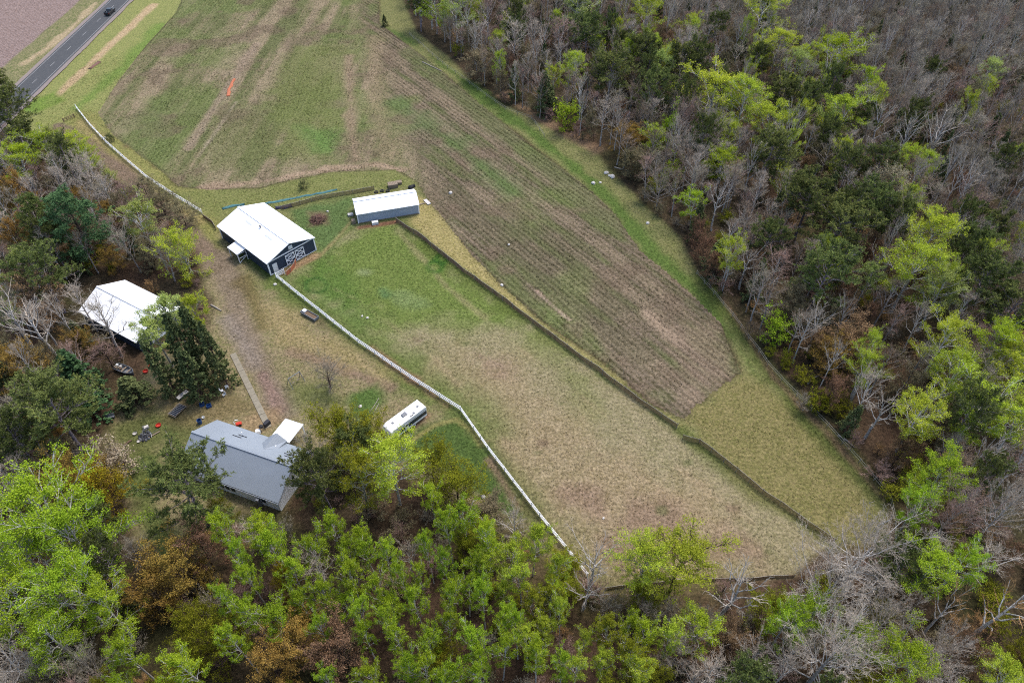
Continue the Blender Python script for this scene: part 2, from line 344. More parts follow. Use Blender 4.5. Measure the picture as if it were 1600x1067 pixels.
line([(632, 695), (680, 664), (712, 655), (738, 672), (752, 694)], .45, (176, 166, 104), (150, 142, 86), .8, .9, .6)
line([(612, 684), (640, 668), (668, 650)], .8, (168, 136, 110), (140, 108, 88), 1, .9, 1)
line([(580, 545), (600, 560), (655, 600), (700, 634)], .7, (166, 128, 104), (126, 96, 74), 1.5, .8, 2.5)
line([(765, 720), (790, 760), (812, 795)], .6, (160, 132, 112), (130, 106, 86), 1.2, .8, 1.5)
line([(445, 425), (470, 412), (492, 400)], 1.0, (190, 158, 122), (160, 128, 96), 1.5, .9, 1.5)
line([(562, 356), (600, 350), (618, 347)], .7, (164, 116, 96), (130, 88, 72), 1, .9, .8)
line([(500, 400), (525, 375), (550, 345)], .4, (176, 160, 112), (150, 136, 90), .8, .8, .8)
line([(370, 385), (400, 410), (420, 432)], 1.2, (104, 124, 60), (80, 98, 46), 2, .85, 2)
paint([(480, 330), (512, 332), (516, 352), (486, 354)], (150, 126, 100), (118, 96, 76), 2, .8, 2)
# house lawn
paint([(170, 665), (240, 640), (300, 650), (300, 690), (240, 700), (220, 780), (200, 740)], (116, 126, 66), (86, 96, 48), 4, .8, 5)
paint([(250, 600), (340, 590), (400, 640), (330, 660), (260, 660)], (150, 132, 92), (120, 104, 70), 4, .7, 5)
paint([(300, 800), (440, 810), (470, 850), (360, 860), (300, 850)], (92, 104, 54), (72, 80, 42), 4, .9, 4)
line([(228, 720), (228, 790), (262, 850), (280, 880)], 1.6, (120, 130, 70), (88, 102, 50), 2.5, .9, 2)
paint([(385, 650), (430, 640), (440, 660), (400, 680), (370, 670)], (184, 156, 118), (150, 126, 94), 2, .8, 2)
# stubble field over the road
paint(STUB, (178, 156, 148), (146, 124, 114), .8, 1, 1, True)
gA, gB = cA.copy(), cB.copy()
# ---- the crop field has its own cover, streaked along the rows
def unit(a, b): d = G([a, b]); d = d[1] - d[0]; return d / np.linalg.norm(d)
d1 = unit((290, 240), (375, 110)); d2 = unit((677, 329), (1015, 629)); d3 = np.array([0.0, 1.0])
spl = G([(655, 300), (560, 0)]); sd_ = (vx - spl[0][0]) * (spl[1] - spl[0])[1] - (vy - spl[0][1]) * (spl[1] - spl[0])[0]
sd_ = sd_ / np.linalg.norm(spl[1] - spl[0]) + fn2 * 8
east = np.clip(sd_ / 6 + .5, 0, 1)
u_1 = vx * d1[1] - vy * d1[0]; v_1 = vx * d1[0] + vy * d1[1]; u_2 = vx * d2[1] - vy * d2[0]; v_2 = vx * d2[0] + vy * d2[1]
uu = np.where(east > .5, u_2, u_1)
st1 = fbm(u_1, v_1 / 9, 3.2, 31, 4); st2 = fbm(u_2, v_2 / 9, 2.6, 32, 4); st = st1 * (1 - east) + st2 * east
cA = np.tile(lin((150, 136, 106), GG), (len(vx), 1)); cB = np.tile(lin((116, 118, 76), GG), (len(vx), 1))
mixin(east * .9, (136, 120, 102), (92, 82, 62))
mixin(np.clip(st * 7 - .1, 0, .8) * (1 - .45 * east), (176, 156, 128), (140, 126, 100)); mixin(np.clip(-st * 5 - .1, 0, .8), (116, 122, 76), (92, 98, 58))
mixin(np.clip(fn2 * 5 - .2, 0, .6), (126, 138, 80), (98, 112, 58)); mixin(np.clip(-fn1 * 5 - .4, 0, .6), (136, 118, 98), (108, 92, 74))
paint([(455, 70), (540, 70), (545, 170), (530, 255), (440, 250), (420, 160)], (128, 134, 80), (106, 114, 60), 10, .75, 10)
paint([(470, 200), (535, 205), (528, 245), (490, 240)], (110, 146, 72), (92, 126, 58), 6, .7, 6)
paint([(300, 230), (420, 150), (440, 250), (330, 270)], (124, 128, 80), (102, 108, 62), 9, .6, 10)
paint([(180, 190), (260, 150), (280, 240), (240, 255)], (120, 132, 80), (100, 112, 62), 8, .6, 10)
line([(295, 232), (330, 175), (372, 112), (400, 70)], 1.3, (172, 152, 130), (142, 124, 102), 1.6, .8, 1.5)
line([(310, 245), (345, 195), (368, 160)], .5, (190, 172, 148), (150, 136, 112), 1, .7, 1.5)
line([(545, 90), (548, 190), (556, 250)], 1.3, (172, 146, 124), (140, 118, 96), 3, .7, 4)
line([(585, 60), (590, 170), (605, 245)], 2.6, (170, 148, 120), (138, 124, 94), 5, .6, 6)
line([(315, 293), (400, 286), (455, 275), (520, 262), (590, 257), (632, 266)], 1.1, (190, 164, 138), (150, 128, 104), 2.2, .85, 4)
line([(640, 80), (760, 180), (860, 265), (950, 345)], 3.5, (114, 124, 76), (94, 100, 60), 5, .6, 6)
line([(620, 160), (720, 230), (800, 300)], 3.0, (106, 128, 74), (88, 106, 58), 6, .7, 8)
line([(1010, 490), (1060, 535)], 1.3, (188, 164, 138), (152, 132, 110), 2, .85, 2)
paint([(1040, 500), (1120, 510), (1150, 580), (1080, 630), (1060, 560)], (158, 138, 116), (126, 108, 90), 6, .7, 6)
line([(840, 455), (862, 478), (890, 500)], .35, (206, 178, 158), (170, 140, 124), .7, .8, 1)
line([(700, 300), (900, 480), (1000, 560)], 2.4, (116, 110, 82), (88, 82, 60), 4, .5, 6)
line([(790, 330), (960, 470)], 3, (112, 108, 78), (86, 82, 58), 6, .5, 8)
rim = np.clip(1 - np.abs(dF - .25) / .45, 0, 1) * (dF > -.1) * np.clip(fn2 * 3 + .75, 0, 1)
mixin(rim * .85, (84, 68, 52), (66, 54, 40))
cA *= 1.14; cB *= 1.14; fA, fB = cA.copy(), cB.copy()
ramp = np.clip(.2 + east * .9 + fn2 * 2 + fn1, .0, 1.4) * np.clip(np.abs(sd_) / 5 - .2, 0, 1)
# stubble rows
def region(name, k, mat, A, B, u=None, r=None):
    q = np.argwhere(zone == k); i = q[:, 0] * nx + q[:, 1]
    F = np.stack([i, i + 1, i + nx + 1, i + nx], 1); us, inv = np.unique(F, return_inverse=True)
    me = mesh_np(name, np.stack([vx[us], vy[us], vz[us]], 1), [inv.reshape(F.shape)], mat, True)
    for nm, c in (('cA', A), ('cB', B)):
        a = me.attributes.new(nm, 'FLOAT_COLOR', 'POINT'); a.data.foreach_set('color', np.concatenate([c[us], np.ones((len(us), 1))], 1).astype(np.float32).ravel())
    if u is not None:
        for nm, c in (('u', u), ('ramp', r)):
            a = me.attributes.new(nm, 'FLOAT', 'POINT'); a.data.foreach_set('value', c[us].astype(np.float32))
    return tag(link(name, me), kind='structure')
region('woodland_floor', 0, M['ground'], gA, gB); region('crop_field', 1, M['rows'], fA, fB, uu, ramp)
region('pasture', 2, M['ground'], gA, gB); region('grass_margin', 3, M['ground'], gA, gB)
region('farmyard_lawn', 4, M['ground'], gA, gB); region('road_verge', 5, M['ground'], gA, gB)
dd = np.array([.62, .78]); dd /= np.linalg.norm(dd)
region('stubble_field', 6, M['rows'], gA, gB, vx * dd[1] - vy * dd[0], np.full(len(vx), 1.3))
b = MB(); b.add([(-4000, -3000, -.6), (4000, -3000, -.6), (4000, 5000, -.6), (-4000, 5000, -.6)], [(0, 1, 2, 3)])
M['far'] = simple('distant_litter', lin((88, 76, 58), GG), .95, .2, .05, col2=lin((66, 70, 44), GG))
tag(b.build('terrain', M['far']), kind='structure')
def ground_z(x, y): return float(fbm(np.array([x]), np.array([y]), 6, 5)[0] * .12 + fbm(np.array([x]), np.array([y]), 40, 6)[0] * .25)
# ------------------------------------------------------------------ road
M['asphalt'] = simple('asphalt', lin((96, 97, 98), GG), .9, .08, .8, bump=.01); M['gravel'] = simple('gravel', lin((176, 160, 152), GG), .95, .15, 4.0, bump=.05)
M['paint'] = simple('road_paint', lin((205, 203, 200), GG), .7, .15, 3.0)
def sheet(b, x0, x1, y0, y1, z): b.add([(x0, y0, z), (x1, y0, z), (x1, y1, z), (x0, y1, z)], [(0, 1, 2, 3)])
b = MB()
for x0, x1 in ((-155.3, -153.7), (-146.3, -144.7)):
    n = 140; yy = np.linspace(120, 420, n); w = fbm(yy, yy * 0 + x0, 4, 3) * .8; out = x0 if x0 < -150 else x1
    V = []
    for k in range(n):
        e = out + w[k]; i_ = -153.7 if x0 < -150 else -146.3
        V += [(min(e, i_), yy[k], .20), (max(e, i_), yy[k], .20)]
    b.add(V, [(2 * k, 2 * k + 1, 2 * k + 3, 2 * k + 2) for k in range(n - 1)])
tag(b.build('road_shoulder', M['gravel']), kind='structure')
b = MB(); b.box((-150, 270, .12), (7.8, 300, .2)); road = tag(b.build('road', M['asphalt']), kind='structure')
for x in (-153.25, -146.75):
    b = MB(); sheet(b, x - .07, x + .07, 120, 420, .226); b.build('edge_line', M['paint'], road)
for k in range(24):
    b = MB(); y = 124.5 + k * 12.2; sheet(b, -150.07, -149.93, y, y + 3.2, .226); b.build('lane_dash', M['paint'], road)
# ------------------------------------------------------------------ trees
BARK = dict(
    white=barkmat('birch_bark', (226, 220, 212), (150, 142, 134), 3), pale=barkmat('aspen_bark', (196, 194, 178), (140, 136, 122), 3),
    grey=barkmat('grey_bark', (182, 172, 164), (134, 124, 116)), brown=barkmat('brown_bark', (110, 92, 82), (70, 58, 50)), mauve=barkmat('dead_pine_limbs', (158, 146, 152), (110, 98, 102)),
    twig_grey=barkmat('grey_twigs', (184, 174, 154), (144, 135, 118)), twig_white=barkmat('silver_twigs', (206, 192, 174), (168, 154, 138)),
    twig_red=barkmat('reddish_twigs', (182, 152, 138), (140, 114, 102)), twig_brown=barkmat('brown_twigs', (168, 148, 128), (128, 110, 92)), twig_orange=barkmat('budding_twigs', (192, 154, 106), (150, 116, 76)))
LEAF = dict(
    lime=leafmat('lime_leaves', (200, 212, 76), (148, 166, 48)), green=leafmat('fresh_green_leaves', (182, 204, 62), (126, 152, 36)),
    olive=leafmat('olive_leaves', (164, 166, 52), (120, 122, 34)), pale=leafmat('pale_leaves', (190, 202, 116), (146, 162, 80)),
    orange=leafmat('orange_buds', (184, 150, 78), (140, 112, 56), .2), yellow=leafmat('mustard_leaves', (172, 156, 44), (128, 112, 32), .25),
    cream=leafmat('cream_blossom', (222, 208, 178), (180, 164, 130), .2), ash=leafmat('grey_green_buds', (156, 146, 112), (116, 106, 80), .2),
    pine=leafmat('pine_needles', (126, 134, 74), (80, 90, 50), .1, .015, .2), spruce=leafmat('spruce_needles', (130, 138, 88), (82, 90, 58), .1, .015, .2),
    blue=leafmat('white_pine_needles', (98, 130, 84), (60, 88, 58), .1, .015, .15), rust=leafmat('rust_buds', (166, 134, 104), (126, 98, 74), .2))
def nrm(a): return a / (np.linalg.norm(a, axis=-1, keepdims=True) + 1e-9)
def tubes(P, R, n):
    """P (M,K,3), R (M,K) -> verts, quads"""
    Mn, K = R.shape; T = np.gradient(P, axis=1); T = nrm(T)
    ref = np.where(np.abs(T[..., 2:3]) < .9, np.array([0, 0, 1.0]), np.array([1.0, 0, 0]))
    A = nrm(np.cross(T, ref)); B = np.cross(T, A); a = np.arange(n) * 2 * pi / n
    V = P[:, :, None] + R[:, :, None, None] * (np.cos(a)[:, None] * A[:, :, None] + np.sin(a)[:, None] * B[:, :, None])
    idx = np.arange(Mn * K * n).reshape(Mn, K, n); r = np.roll(idx, -1, 2)
    F = np.stack([idx[:, :-1], r[:, :-1], r[:, 1:], idx[:, 1:]], -1).reshape(-1, 4)
    return V.reshape(-1, 3), F
def sph(r_, n): return nrm(r_.normal(size=(n, 3)))
def grow(seed, H, r, cb, nb, e0, e1, ns, nt_, tl, curve=.15, prof=None, tr=None, wig=.02, sec=.5, slen=.45, up=.25, sR=.028, pk=.55):
    g = np.random.default_rng(seed); prof = prof or (lambda s: np.sin(pi * (.18 + .8 * s)) ** .8); tr = tr or H * .011
    K = 8; t = np.linspace(0, 1, K); w = np.cumsum(g.normal(0, wig * H / K, (K, 2)), 0); w[0] = 0
    trunk = np.concatenate([w, (t * H * .96)[:, None]], 1)[None]; tR = (tr * (1 - t) ** .8 + .03)[None]
    tf = lambda q: np.stack([np.interp(q, t, trunk[0, :, k]) for k in range(3)], -1)
    s = ((np.arange(nb) + g.random(nb)) / nb) ** .9; q = cb + (.97 - cb) * s
    az = np.arange(nb) * 2.4 + g.normal(0, .35, nb); el = np.radians(e0 + (e1 - e0) * s) + g.normal(0, .12, nb)
    ln = r * prof(s) * g.uniform(.72, 1.18, nb) / np.maximum(np.cos(el), .5)
    d = np.stack([np.cos(az) * np.cos(el), np.sin(az) * np.cos(el), np.sin(el)], -1)
    f = np.linspace(0, 1, 5); p0 = tf(q)
    pr = p0[:, None] + d[:, None] * (ln[:, None] * f)[..., None]
    pr[..., 2] += curve * ln[:, None] * f ** 2; nzv = g.normal(0, .07, (nb, 5, 3)) * ln[:, None, None]; nzv[:, 0] = 0; pr += np.cumsum(nzv, 1) * .6
    pR = np.maximum((np.interp(q, t, tR[0]) * pk)[:, None] * (1 - f * .8), .022)
    n2 = nb * ns; pi_ = np.repeat(np.arange(nb), ns); f2 = g.uniform(.22, 1, n2); k = np.minimum((f2 * 4).astype(int), 3); fr = f2 * 4 - k
    st_ = pr[pi_, k] * (1 - fr)[:, None] + pr[pi_, k + 1] * fr[:, None]
    d2_ = nrm(nrm(pr[pi_, 4] - pr[pi_, 0]) + sph(g, n2) * sec * 1.6 + np.array([0, 0, up])); l2 = ln[pi_] * slen * (1.15 - .7 * f2) * g.uniform(.6, 1.2, n2) + .25
    # leaders above the last limb
    nl = 5; st_ = np.concatenate([st_, np.repeat(trunk[0, -1:], nl, 0)]); d2_ = np.concatenate([d2_, nrm(sph(g, nl) * .6 + np.array([0, 0, .9]))]); l2 = np.concatenate([l2, np.full(nl, max(.5, r * .25))]); n2 += nl
    fs = np.linspace(0, 1, 3); se = st_[:, None] + d2_[:, None] * (l2[:, None] * fs)[..., None]; se[:, 1] += g.normal(0, .06, (n2, 3)) * l2[:, None]; se[:, 2, 2] += up * .4 * l2
    sR = np.maximum(sR * (1 - fs * .7)[None] * np.ones((n2, 1)), .012)
    n3 = n2 * nt_; si = np.repeat(np.arange(n2), nt_); f3 = g.uniform(.15, 1, n3)
    s3 = se[si, 0] * (1 - f3)[:, None] + se[si, 2] * f3[:, None]; d3_ = nrm(d2_[si] + sph(g, n3) * .85 + np.array([0, 0, up * .6])); l3 = tl * g.uniform(.5, 1.2, n3)
    tw = np.stack([s3, s3 + d3_ * l3[:, None]], 1)
    return dict(g=g, trunk=trunk, tR=tR, pr=pr, pR=pR, se=se, sR=sR, tw=tw, d3=d3_, l3=l3, H=H, r=r)
def woodmesh(name, s, sec=True, n0=6):
    parts = [tubes(s['trunk'], s['tR'], n0), tubes(s['pr'], s['pR'], 4)]
    if sec: parts.append(tubes(s['se'], s['sR'], 3))
    V = np.concatenate([p[0] for p in parts]); o = np.cumsum([0] + [len(p[0]) for p in parts]); F = np.concatenate([p[1] + k for p, k in zip(parts, o)])
    return mesh_np(name, V, [F], BARK['grey'], True)
def rndattr(me, g, rep=1):
    n = len(me.polygons) // rep; a = me.attributes.new('rnd', 'FLOAT', 'FACE'); a.data.foreach_set('value', np.repeat(g.random(n), rep).astype(np.float32))
def quads(C, A, B):
    """centre and two half axes -> quad mesh arrays"""
    V = np.stack([C - A - B * .6, C + A * .2 - B, C + A + B * .6, C - A * .2 + B], 1); return V.reshape(-1, 3), np.arange(len(C) * 4).reshape(-1, 4)
def leafmesh(name, s, n, size, jit, flat=.0, along=0.0, asp=1.0):
    g = s['g']; tw = s['tw']; i = g.integers(0, len(tw), n); f = g.uniform(.2, 1.1, n)
    C = tw[i, 0] + (tw[i, 1] - tw[i, 0]) * f[:, None] + g.normal(0, jit, (n, 3))
    A = nrm(sph(g, n) + s['d3'][i] * along); Bv = nrm(np.cross(A, sph(g, n) + np.array([0, 0, flat])))
    z = size * g.uniform(.6, 1.25, n)[:, None]
    V, F = quads(C, A * z * .5 * asp, Bv * z * .5); me = mesh_np(name, V, [F], LEAF['lime']); rndattr(me, g); return me
def tuftmesh(name, s, per, ln, wd, every=1):
    g = s['g']; e = s['tw'][::every]; n = len(e); i = np.repeat(np.arange(n), per); d = nrm(e[:, 1] - e[:, 0])[i]
    A = nrm(sph(g, len(i)) + d * .7 + np.array([0, 0, .25])); C0 = e[i, 1] - d * g.uniform(0, .35, len(i))[:, None]
    z = ln * g.uniform(.6, 1.2, len(i))[:, None]; Bv = nrm(np.cross(A, sph(g, len(i))))
    V, F = quads(C0 + A * z * .5, A * z * .5, Bv * wd); me = mesh_np(name, V, [F], LEAF['pine'])
    a = me.attributes.new('rnd', 'FLOAT', 'FACE'); a.data.foreach_set('value', np.clip(np.repeat(g.random(n), per) * .6 + g.random(len(i)) * .4, 0, 1).astype(np.float32)); return me
def twigmesh(name, s, rad=.012, sub=2):
    g = s['g']; tw = s['tw']; P = [tw]; n = len(tw)
    for k in range(sub):
        i = np.arange(n); f = g.uniform(.2, .95, n)[:, None]; st_ = tw[:, 0] * (1 - f) + tw[:, 1] * f
        d = nrm(s['d3'] + sph(g, n) * .8); P.append(np.stack([st_, st_ + d * s['l3'][:, None] * g.uniform(.35, .7, n)[:, None]], 1))
    P = np.concatenate(P); R = np.tile([rad, rad * .55], (len(P), 1)); a = tubes(P, R, 3); b_ = tubes(s['se'], s['sR'], 3)
    return mesh_np(name, np.concatenate([a[0], b_[0]]), [np.concatenate([a[1], b_[1] + len(a[0])])], BARK['twig_grey'], True)
KIND = {}
def reg(kind, H, r, wood, crown): KIND.setdefault(kind, []).append((H, r, wood, crown))
cone = lambda s: np.maximum(1.03 - s, .06) ** .85
for i in range(6):
    s = grow(100 + i, 15, 2.4, .40, 20, 30, 66, 6, 3, .6, .1, tr=.15, wig=.03, sR=.045); reg('aspen', 15, 2.4, woodmesh('trunk', s), leafmesh('crown', s, 9000, .14, .16))
for i in range(4):
    s = grow(130 + i, 18, 4.2, .28, 22, 28, 66, 9, 4, .7, .08, tr=.22, wig=.03, sR=.05); reg('birch', 18, 4.2, woodmesh('trunk', s), leafmesh('crown', s, 15000, .145, .2))
for i in range(4):
    s = grow(150 + i, 9, 4, .08, 34, 8, 72, 10, 5, .6, .12, tr=.14, prof=lambda s: np.sin(pi * (.3 + .62 * s)) ** .7); reg('round', 9, 4, woodmesh('trunk', s), leafmesh('crown', s, 13000, .145, .16))
for i in range(4):
    s = grow(170 + i, 17, 4.2, .46, 34, -4, 48, 12, 4, .6, .22, tr=.21, prof=lambda s: np.sin(pi * (.3 + .6 * s)) ** .8, up=.45); reg('pine', 17, 4.2, woodmesh('trunk', s), tuftmesh('crown', s, 12, .40, .045))
for i in range(3):
    s = grow(190 + i, 20, 4.8, .22, 46, -6, 30, 10, 3, .55, .1, tr=.26, prof=lambda s: np.maximum(1.05 - s, .12) ** .6, up=.1); reg('whitepine', 20, 4.8, woodmesh('trunk', s, False), tuftmesh('crown', s, 10, .46, .055))
for i in range(4):
    s = grow(210 + i, 15, 2.5, .04, 74, -22, 12, 8, 3, .38, .16, tr=.15, prof=cone, sec=.35, up=-.1, wig=.008); reg('spruce', 15, 2.5, woodmesh('trunk', s, False), leafmesh('crown', s, 7500, .3, .07, .6, 1.2, 1.3))
for i in range(6):
    s = grow(240 + i, 15, 2.6, .34, 16, 46, 76, 7, 4, .8, .06, tr=.16, wig=.03, pk=.75); reg('bare', 15, 2.6, woodmesh('trunk', s, False), twigmesh('crown', s, .012, 1))
for i in range(4):
    s = grow(260 + i, 12, 5.5, .16, 26, 18, 74, 11, 6, .85, .1, tr=.26, wig=.03, prof=lambda s: np.sin(pi * (.35 + .55 * s)) ** .6); reg('oak', 12, 5.5, woodmesh('trunk', s, False), twigmesh('crown', s, .014, 2))
for i in range(3):
    s = grow(280 + i, 12, 3.4, .36, 10, 35, 68, 5, 2, .8, .15, tr=.26, wig=.05, slen=.5, sR=.06, pk=.8); reg('snag', 12, 3.4, woodmesh('trunk', s, False), twigmesh('crown', s, .022, 0))
for i in range(4):
    s = grow(300 + i, 4, 2.0, .03, 22, 20, 75, 6, 5, .45, .1, tr=.05); reg('brush', 4, 2.0, woodmesh('trunk', s, False), twigmesh('crown', s, .013, 2))
for i in range(3):
    s = grow(320 + i, 4, 2.2, .03, 26, 15, 72, 7, 4, .4, .1, tr=.05); reg('bush', 4, 2.2, woodmesh('trunk', s), leafmesh('crown', s, 2600, .17, .13))
DEFB = dict(aspen='white', birch='white', round='brown', pine='mauve', whitepine='brown', spruce='brown', bare='grey', oak='grey', snag='white', brush='brown', bush='brown')
NAME = dict(aspen='aspen_tree', birch='birch_tree', round='budding_tree', pine='pine_tree', whitepine='white_pine_tree', spruce='spruce_tree', bare='bare_tree', oak='bare_spreading_tree', snag='dead_tree', brush='bare_shrub', bush='leafy_shrub')
used = []; vcount = {}
def setmat(o, m):
    o.material_slots[0].link = 'OBJECT'; o.material_slots[0].material = m
def plant(kind, loc, H, r, mat, bark=None, label=None, group=None, rot=None, lean=0.0, var=None, cat='tree'):
    L_ = KIND[kind]; k = vcount.get(kind, 0) if var is None else var; vcount[kind] = k + 1
    H0, r0, wood, crown = L_[k % len(L_)]
    e = thing(NAME[kind], (loc[0], loc[1], ground_z(loc[0], loc[1]) - .05), rng.uniform(0, 2 * pi) if rot is None else rot, label, cat, group)
    e.rotation_euler = (rng.normal(0, .035) + lean, rng.normal(0, .035), e.rotation_euler[2]); e.scale = (r / r0, r / r0, H / H0)
    t = link('trunk', wood, e); setmat(t, BARK[bark or DEFB[kind]]); c = link('crown', crown, e); setmat(c, LEAF.get(mat) or BARK[mat])
    used.append((loc[0], loc[1], r)); return e
def T(kind, mat, x, y, rp, H, label, bark=None, group=None, zc=.62, **kw):
    """tree whose crown centre shows at photo pixel x, y with radius rp pixels"""
    p = at(x, y, zc * H); r = rp * depth(p) / FPX * (1.15 if kind == 'birch' else 1.0)
    return plant(kind, p, H, r, mat, bark, label, group, **kw)
ZC = dict(aspen=.7, birch=.65, round=.55, pine=.73, whitepine=.58, spruce=.45, bare=.7, oak=.62, snag=.7, brush=.5, bush=.5)
def TT(kind, mat, x, y, rp, H, label, bark=None, **kw): return T(kind, mat, x, y, rp, H, label, bark, zc=ZC[kind], **kw)
# --- around the house and garage
TT('pine', 'pine', 288, 757, 64, 16, 'dark pine with grey inner limbs in front of the grey house roof', 'mauve')
TT('pine', 'pine', 502, 745, 42, 16, 'pine with pale mauve dead limbs at the right end of the house', 'mauve')
TT('round', 'olive', 530, 685, 46, 9, 'mustard green rounded tree touching the white porch roof', var=0)
TT('round', 'olive', 582, 697, 38, 9, 'mustard green tree between the porch tree and the camper', var=1)
TT('birch', 'lime', 612, 728, 44, 17, 'tall thin-leaved birch with pale limbs just below the camper', 'white')
TT('birch', 'olive', 562, 752, 36, 16, 'olive birch with one long pale side limb beside the thin-leaved birch', 'pale')
TT('round', 'ash', 540, 735, 26, 7, 'grey budding tree wedged behind the mauve-limbed pine', 'brown')
TT('round', 'olive', 715, 775, 45, 8, 'low olive green tree between the camper lawn and the white fence', var=2)
TT('round', 'olive', 675, 735, 38, 8, 'olive green tree under the lawn path, left of the low olive tree', var=3)
TT('round', 'ash', 765, 800, 30, 4.5, 'grey-green scrubby tree beside the dirt strip along the white fence')
TT('oak', 'twig_grey', 512, 588, 26, 5.5, 'small bare tree standing alone on the lawn by the swing frame', 'brown')
for i, (x, y, h, r, w) in enumerate([(256, 576, 15, 19, 'leftmost'), (284, 548, 18, 21, 'second from left'), (314, 538, 18, 20, 'third from left'), (338, 562, 16, 19, 'rightmost'), (300, 586, 14, 21, 'front')]):
    TT('spruce', 'spruce', x, y, r, h, w + ' dark spruce of the clump before the white garage roof')
TT('aspen', 'pale', 243, 520, 26, 13, 'pale green leafing tree overlapping the garage roof, left of the spruces', 'pale')
TT('aspen', 'pale', 270, 495, 24, 14, 'pale green leafing tree over the right end of the garage roof', 'pale')
TT('aspen', 'lime', 300, 492, 20, 13, 'yellowish young tree behind the spruce clump beside the drive', 'pale')
TT('spruce', 'spruce', 205, 612, 27, 7, 'low bushy spruce beside the grey dinghy')
TT('bare', 'twig_grey', 160, 505, 34, 13, 'leafless tree whose twigs cross the left half of the garage roof', 'grey')
TT('bare', 'twig_white', 125, 470, 22, 12, 'pale leafless tree at the left corner of the garage', 'grey')
TT('bare', 'twig_red', 165, 550, 26, 7, 'reddish leafless tree in front of the dark garage wall', 'brown')
TT('round', 'lime', 290, 400, 34, 9, 'round lime green tree standing alone left of the gravel drive', 'pale')
TT('aspen', 'pale', 205, 345, 25, 15, 'leaning pale birch with thin yellowish leaves behind the garage', 'white', lean=.12)
TT('whitepine', 'blue', 118, 345, 55, 19, 'large layered white pine behind the left end of the garage')
TT('whitepine', 'pine', 55, 345, 36, 16, 'darker pine left of the large layered white pine')
TT('pine', 'pine', 62, 425, 42, 15, 'broad dark pine left of the garage and below the white pine')
TT('pine', 'pine', 10, 175, 34, 18, 'dark pine at the left edge beside the end of the road', 'mauve')
TT('pine', 'pine', -10, 150, 34, 17, 'dark pine cut by the left edge next to the road')
TT('round', 'rust', 62, 480, 38, 10, 'rusty orange budding tree left of the garage', 'grey', var=1)
TT('snag', 'twig_white', 58, 512, 36, 13, 'forked white-limbed leafless birch in front of the rusty tree', 'white', var=0)
TT('snag', 'twig_white', 20, 505, 36, 13, 'forked white-limbed leafless birch at the left edge', 'white', var=1)
TT('round', 'orange', 38, 580, 34, 8, 'orange budding tree at the left edge below the white birches', var=2)
TT('spruce', 'blue', 122, 590, 30, 12, 'blue-green conifer between the orange tree and the dinghy')
TT('spruce', 'blue', 135, 625, 24, 10, 'smaller blue-green conifer below the other one left of the dinghy')
TT('pine', 'pine', 85, 645, 62, 17, 'large dark pine with a bare leaning trunk at the left of the lawn', 'mauve')
TT('pine', 'pine', 25, 690, 34, 14, 'dark pine at the left edge below the large pine')
TT('bush', 'cream', 185, 728, 31, 4.5, 'large rounded cream-grey shrub at the left end of the lawn')
TT('bush', 'cream', 148, 714, 20, 3.5, 'small whitish blossoming shrub beside the cream-grey shrub')
TT('bush', 'cream', 45, 738, 24, 4, 'white blossoming shrub at the left edge under the dark pine')
TT('round', 'yellow', 165, 775, 44, 8.5, 'mustard yellow rounded tree below the cream shrub', var=0)
TT('round', 'orange', 115, 760, 44, 8.5, 'orange-brown budding tree left of the mustard tree', var=3)
# --- lower left
TT('birch', 'green', 75, 800, 62, 19, 'tall white-limbed green birch at the lower left, topmost of its clump', 'white')
TT('birch', 'green', 125, 850, 56, 18, 'white-limbed green birch right of the tallest one at lower left', 'white')
TT('birch', 'green', 35, 870, 48, 17, 'white-limbed green birch at the left edge', 'white')
TT('birch', 'green', 110, 925, 52, 17, 'white-limbed green birch in the lower part of the left clump', 'white')
TT('birch', 'green', 30, 945, 50, 16, 'lower green birch at the left edge', 'white')
TT('birch', 'green', 165, 955, 36, 15, 'slim green birch at the right side of the left clump', 'white')
TT('birch', 'green', 85, 1000, 40, 15, 'green birch near the bottom left corner', 'white')
TT('round', 'orange', 285, 905, 50, 9, 'large orange budding tree left of the bottom aspen stand', var=1)
TT('round', 'orange', 245, 935, 40, 8, 'orange budding tree left of the large orange one', var=2)
TT('round', 'rust', 322, 868, 36, 8, 'pinkish brown budding tree at the lawn edge below the house pine', var=3)
TT('round', 'olive', 308, 985, 34, 8, 'olive tree below the large orange tree', var=0)
TT('round', 'olive', 352, 1010, 40, 9, 'olive green tree near the bottom, right of the leafy aspen pair', var=1)
TT('bare', 'twig_white', 10, 1040, 34, 12, 'pale leafless tree in the bottom left corner', 'white')
TT('oak', 'twig_white', 78, 1060, 30, 8, 'low pale leafless tree on the bottom edge near the left corner', 'white')
TT('oak', 'twig_grey', 150, 1050, 34, 8, 'grey leafless tree on the bottom edge left of the aspens')
for i, (x, y, r, w) in enumerate([(452, 920, 22, 'small orange budding tree among the bottom aspens'), (475, 1005, 44, 'orange-brown spreading tree near the bottom centre-left'), (532, 1020, 48, 'large brown-orange tree near the bottom edge'), (430, 1050, 38, 'orange tree on the bottom edge left of the brown-orange one')]):
    TT('round', ('yellow', 'orange', 'rust', 'orange')[i], x, y, r, 8.5, w, var=i)
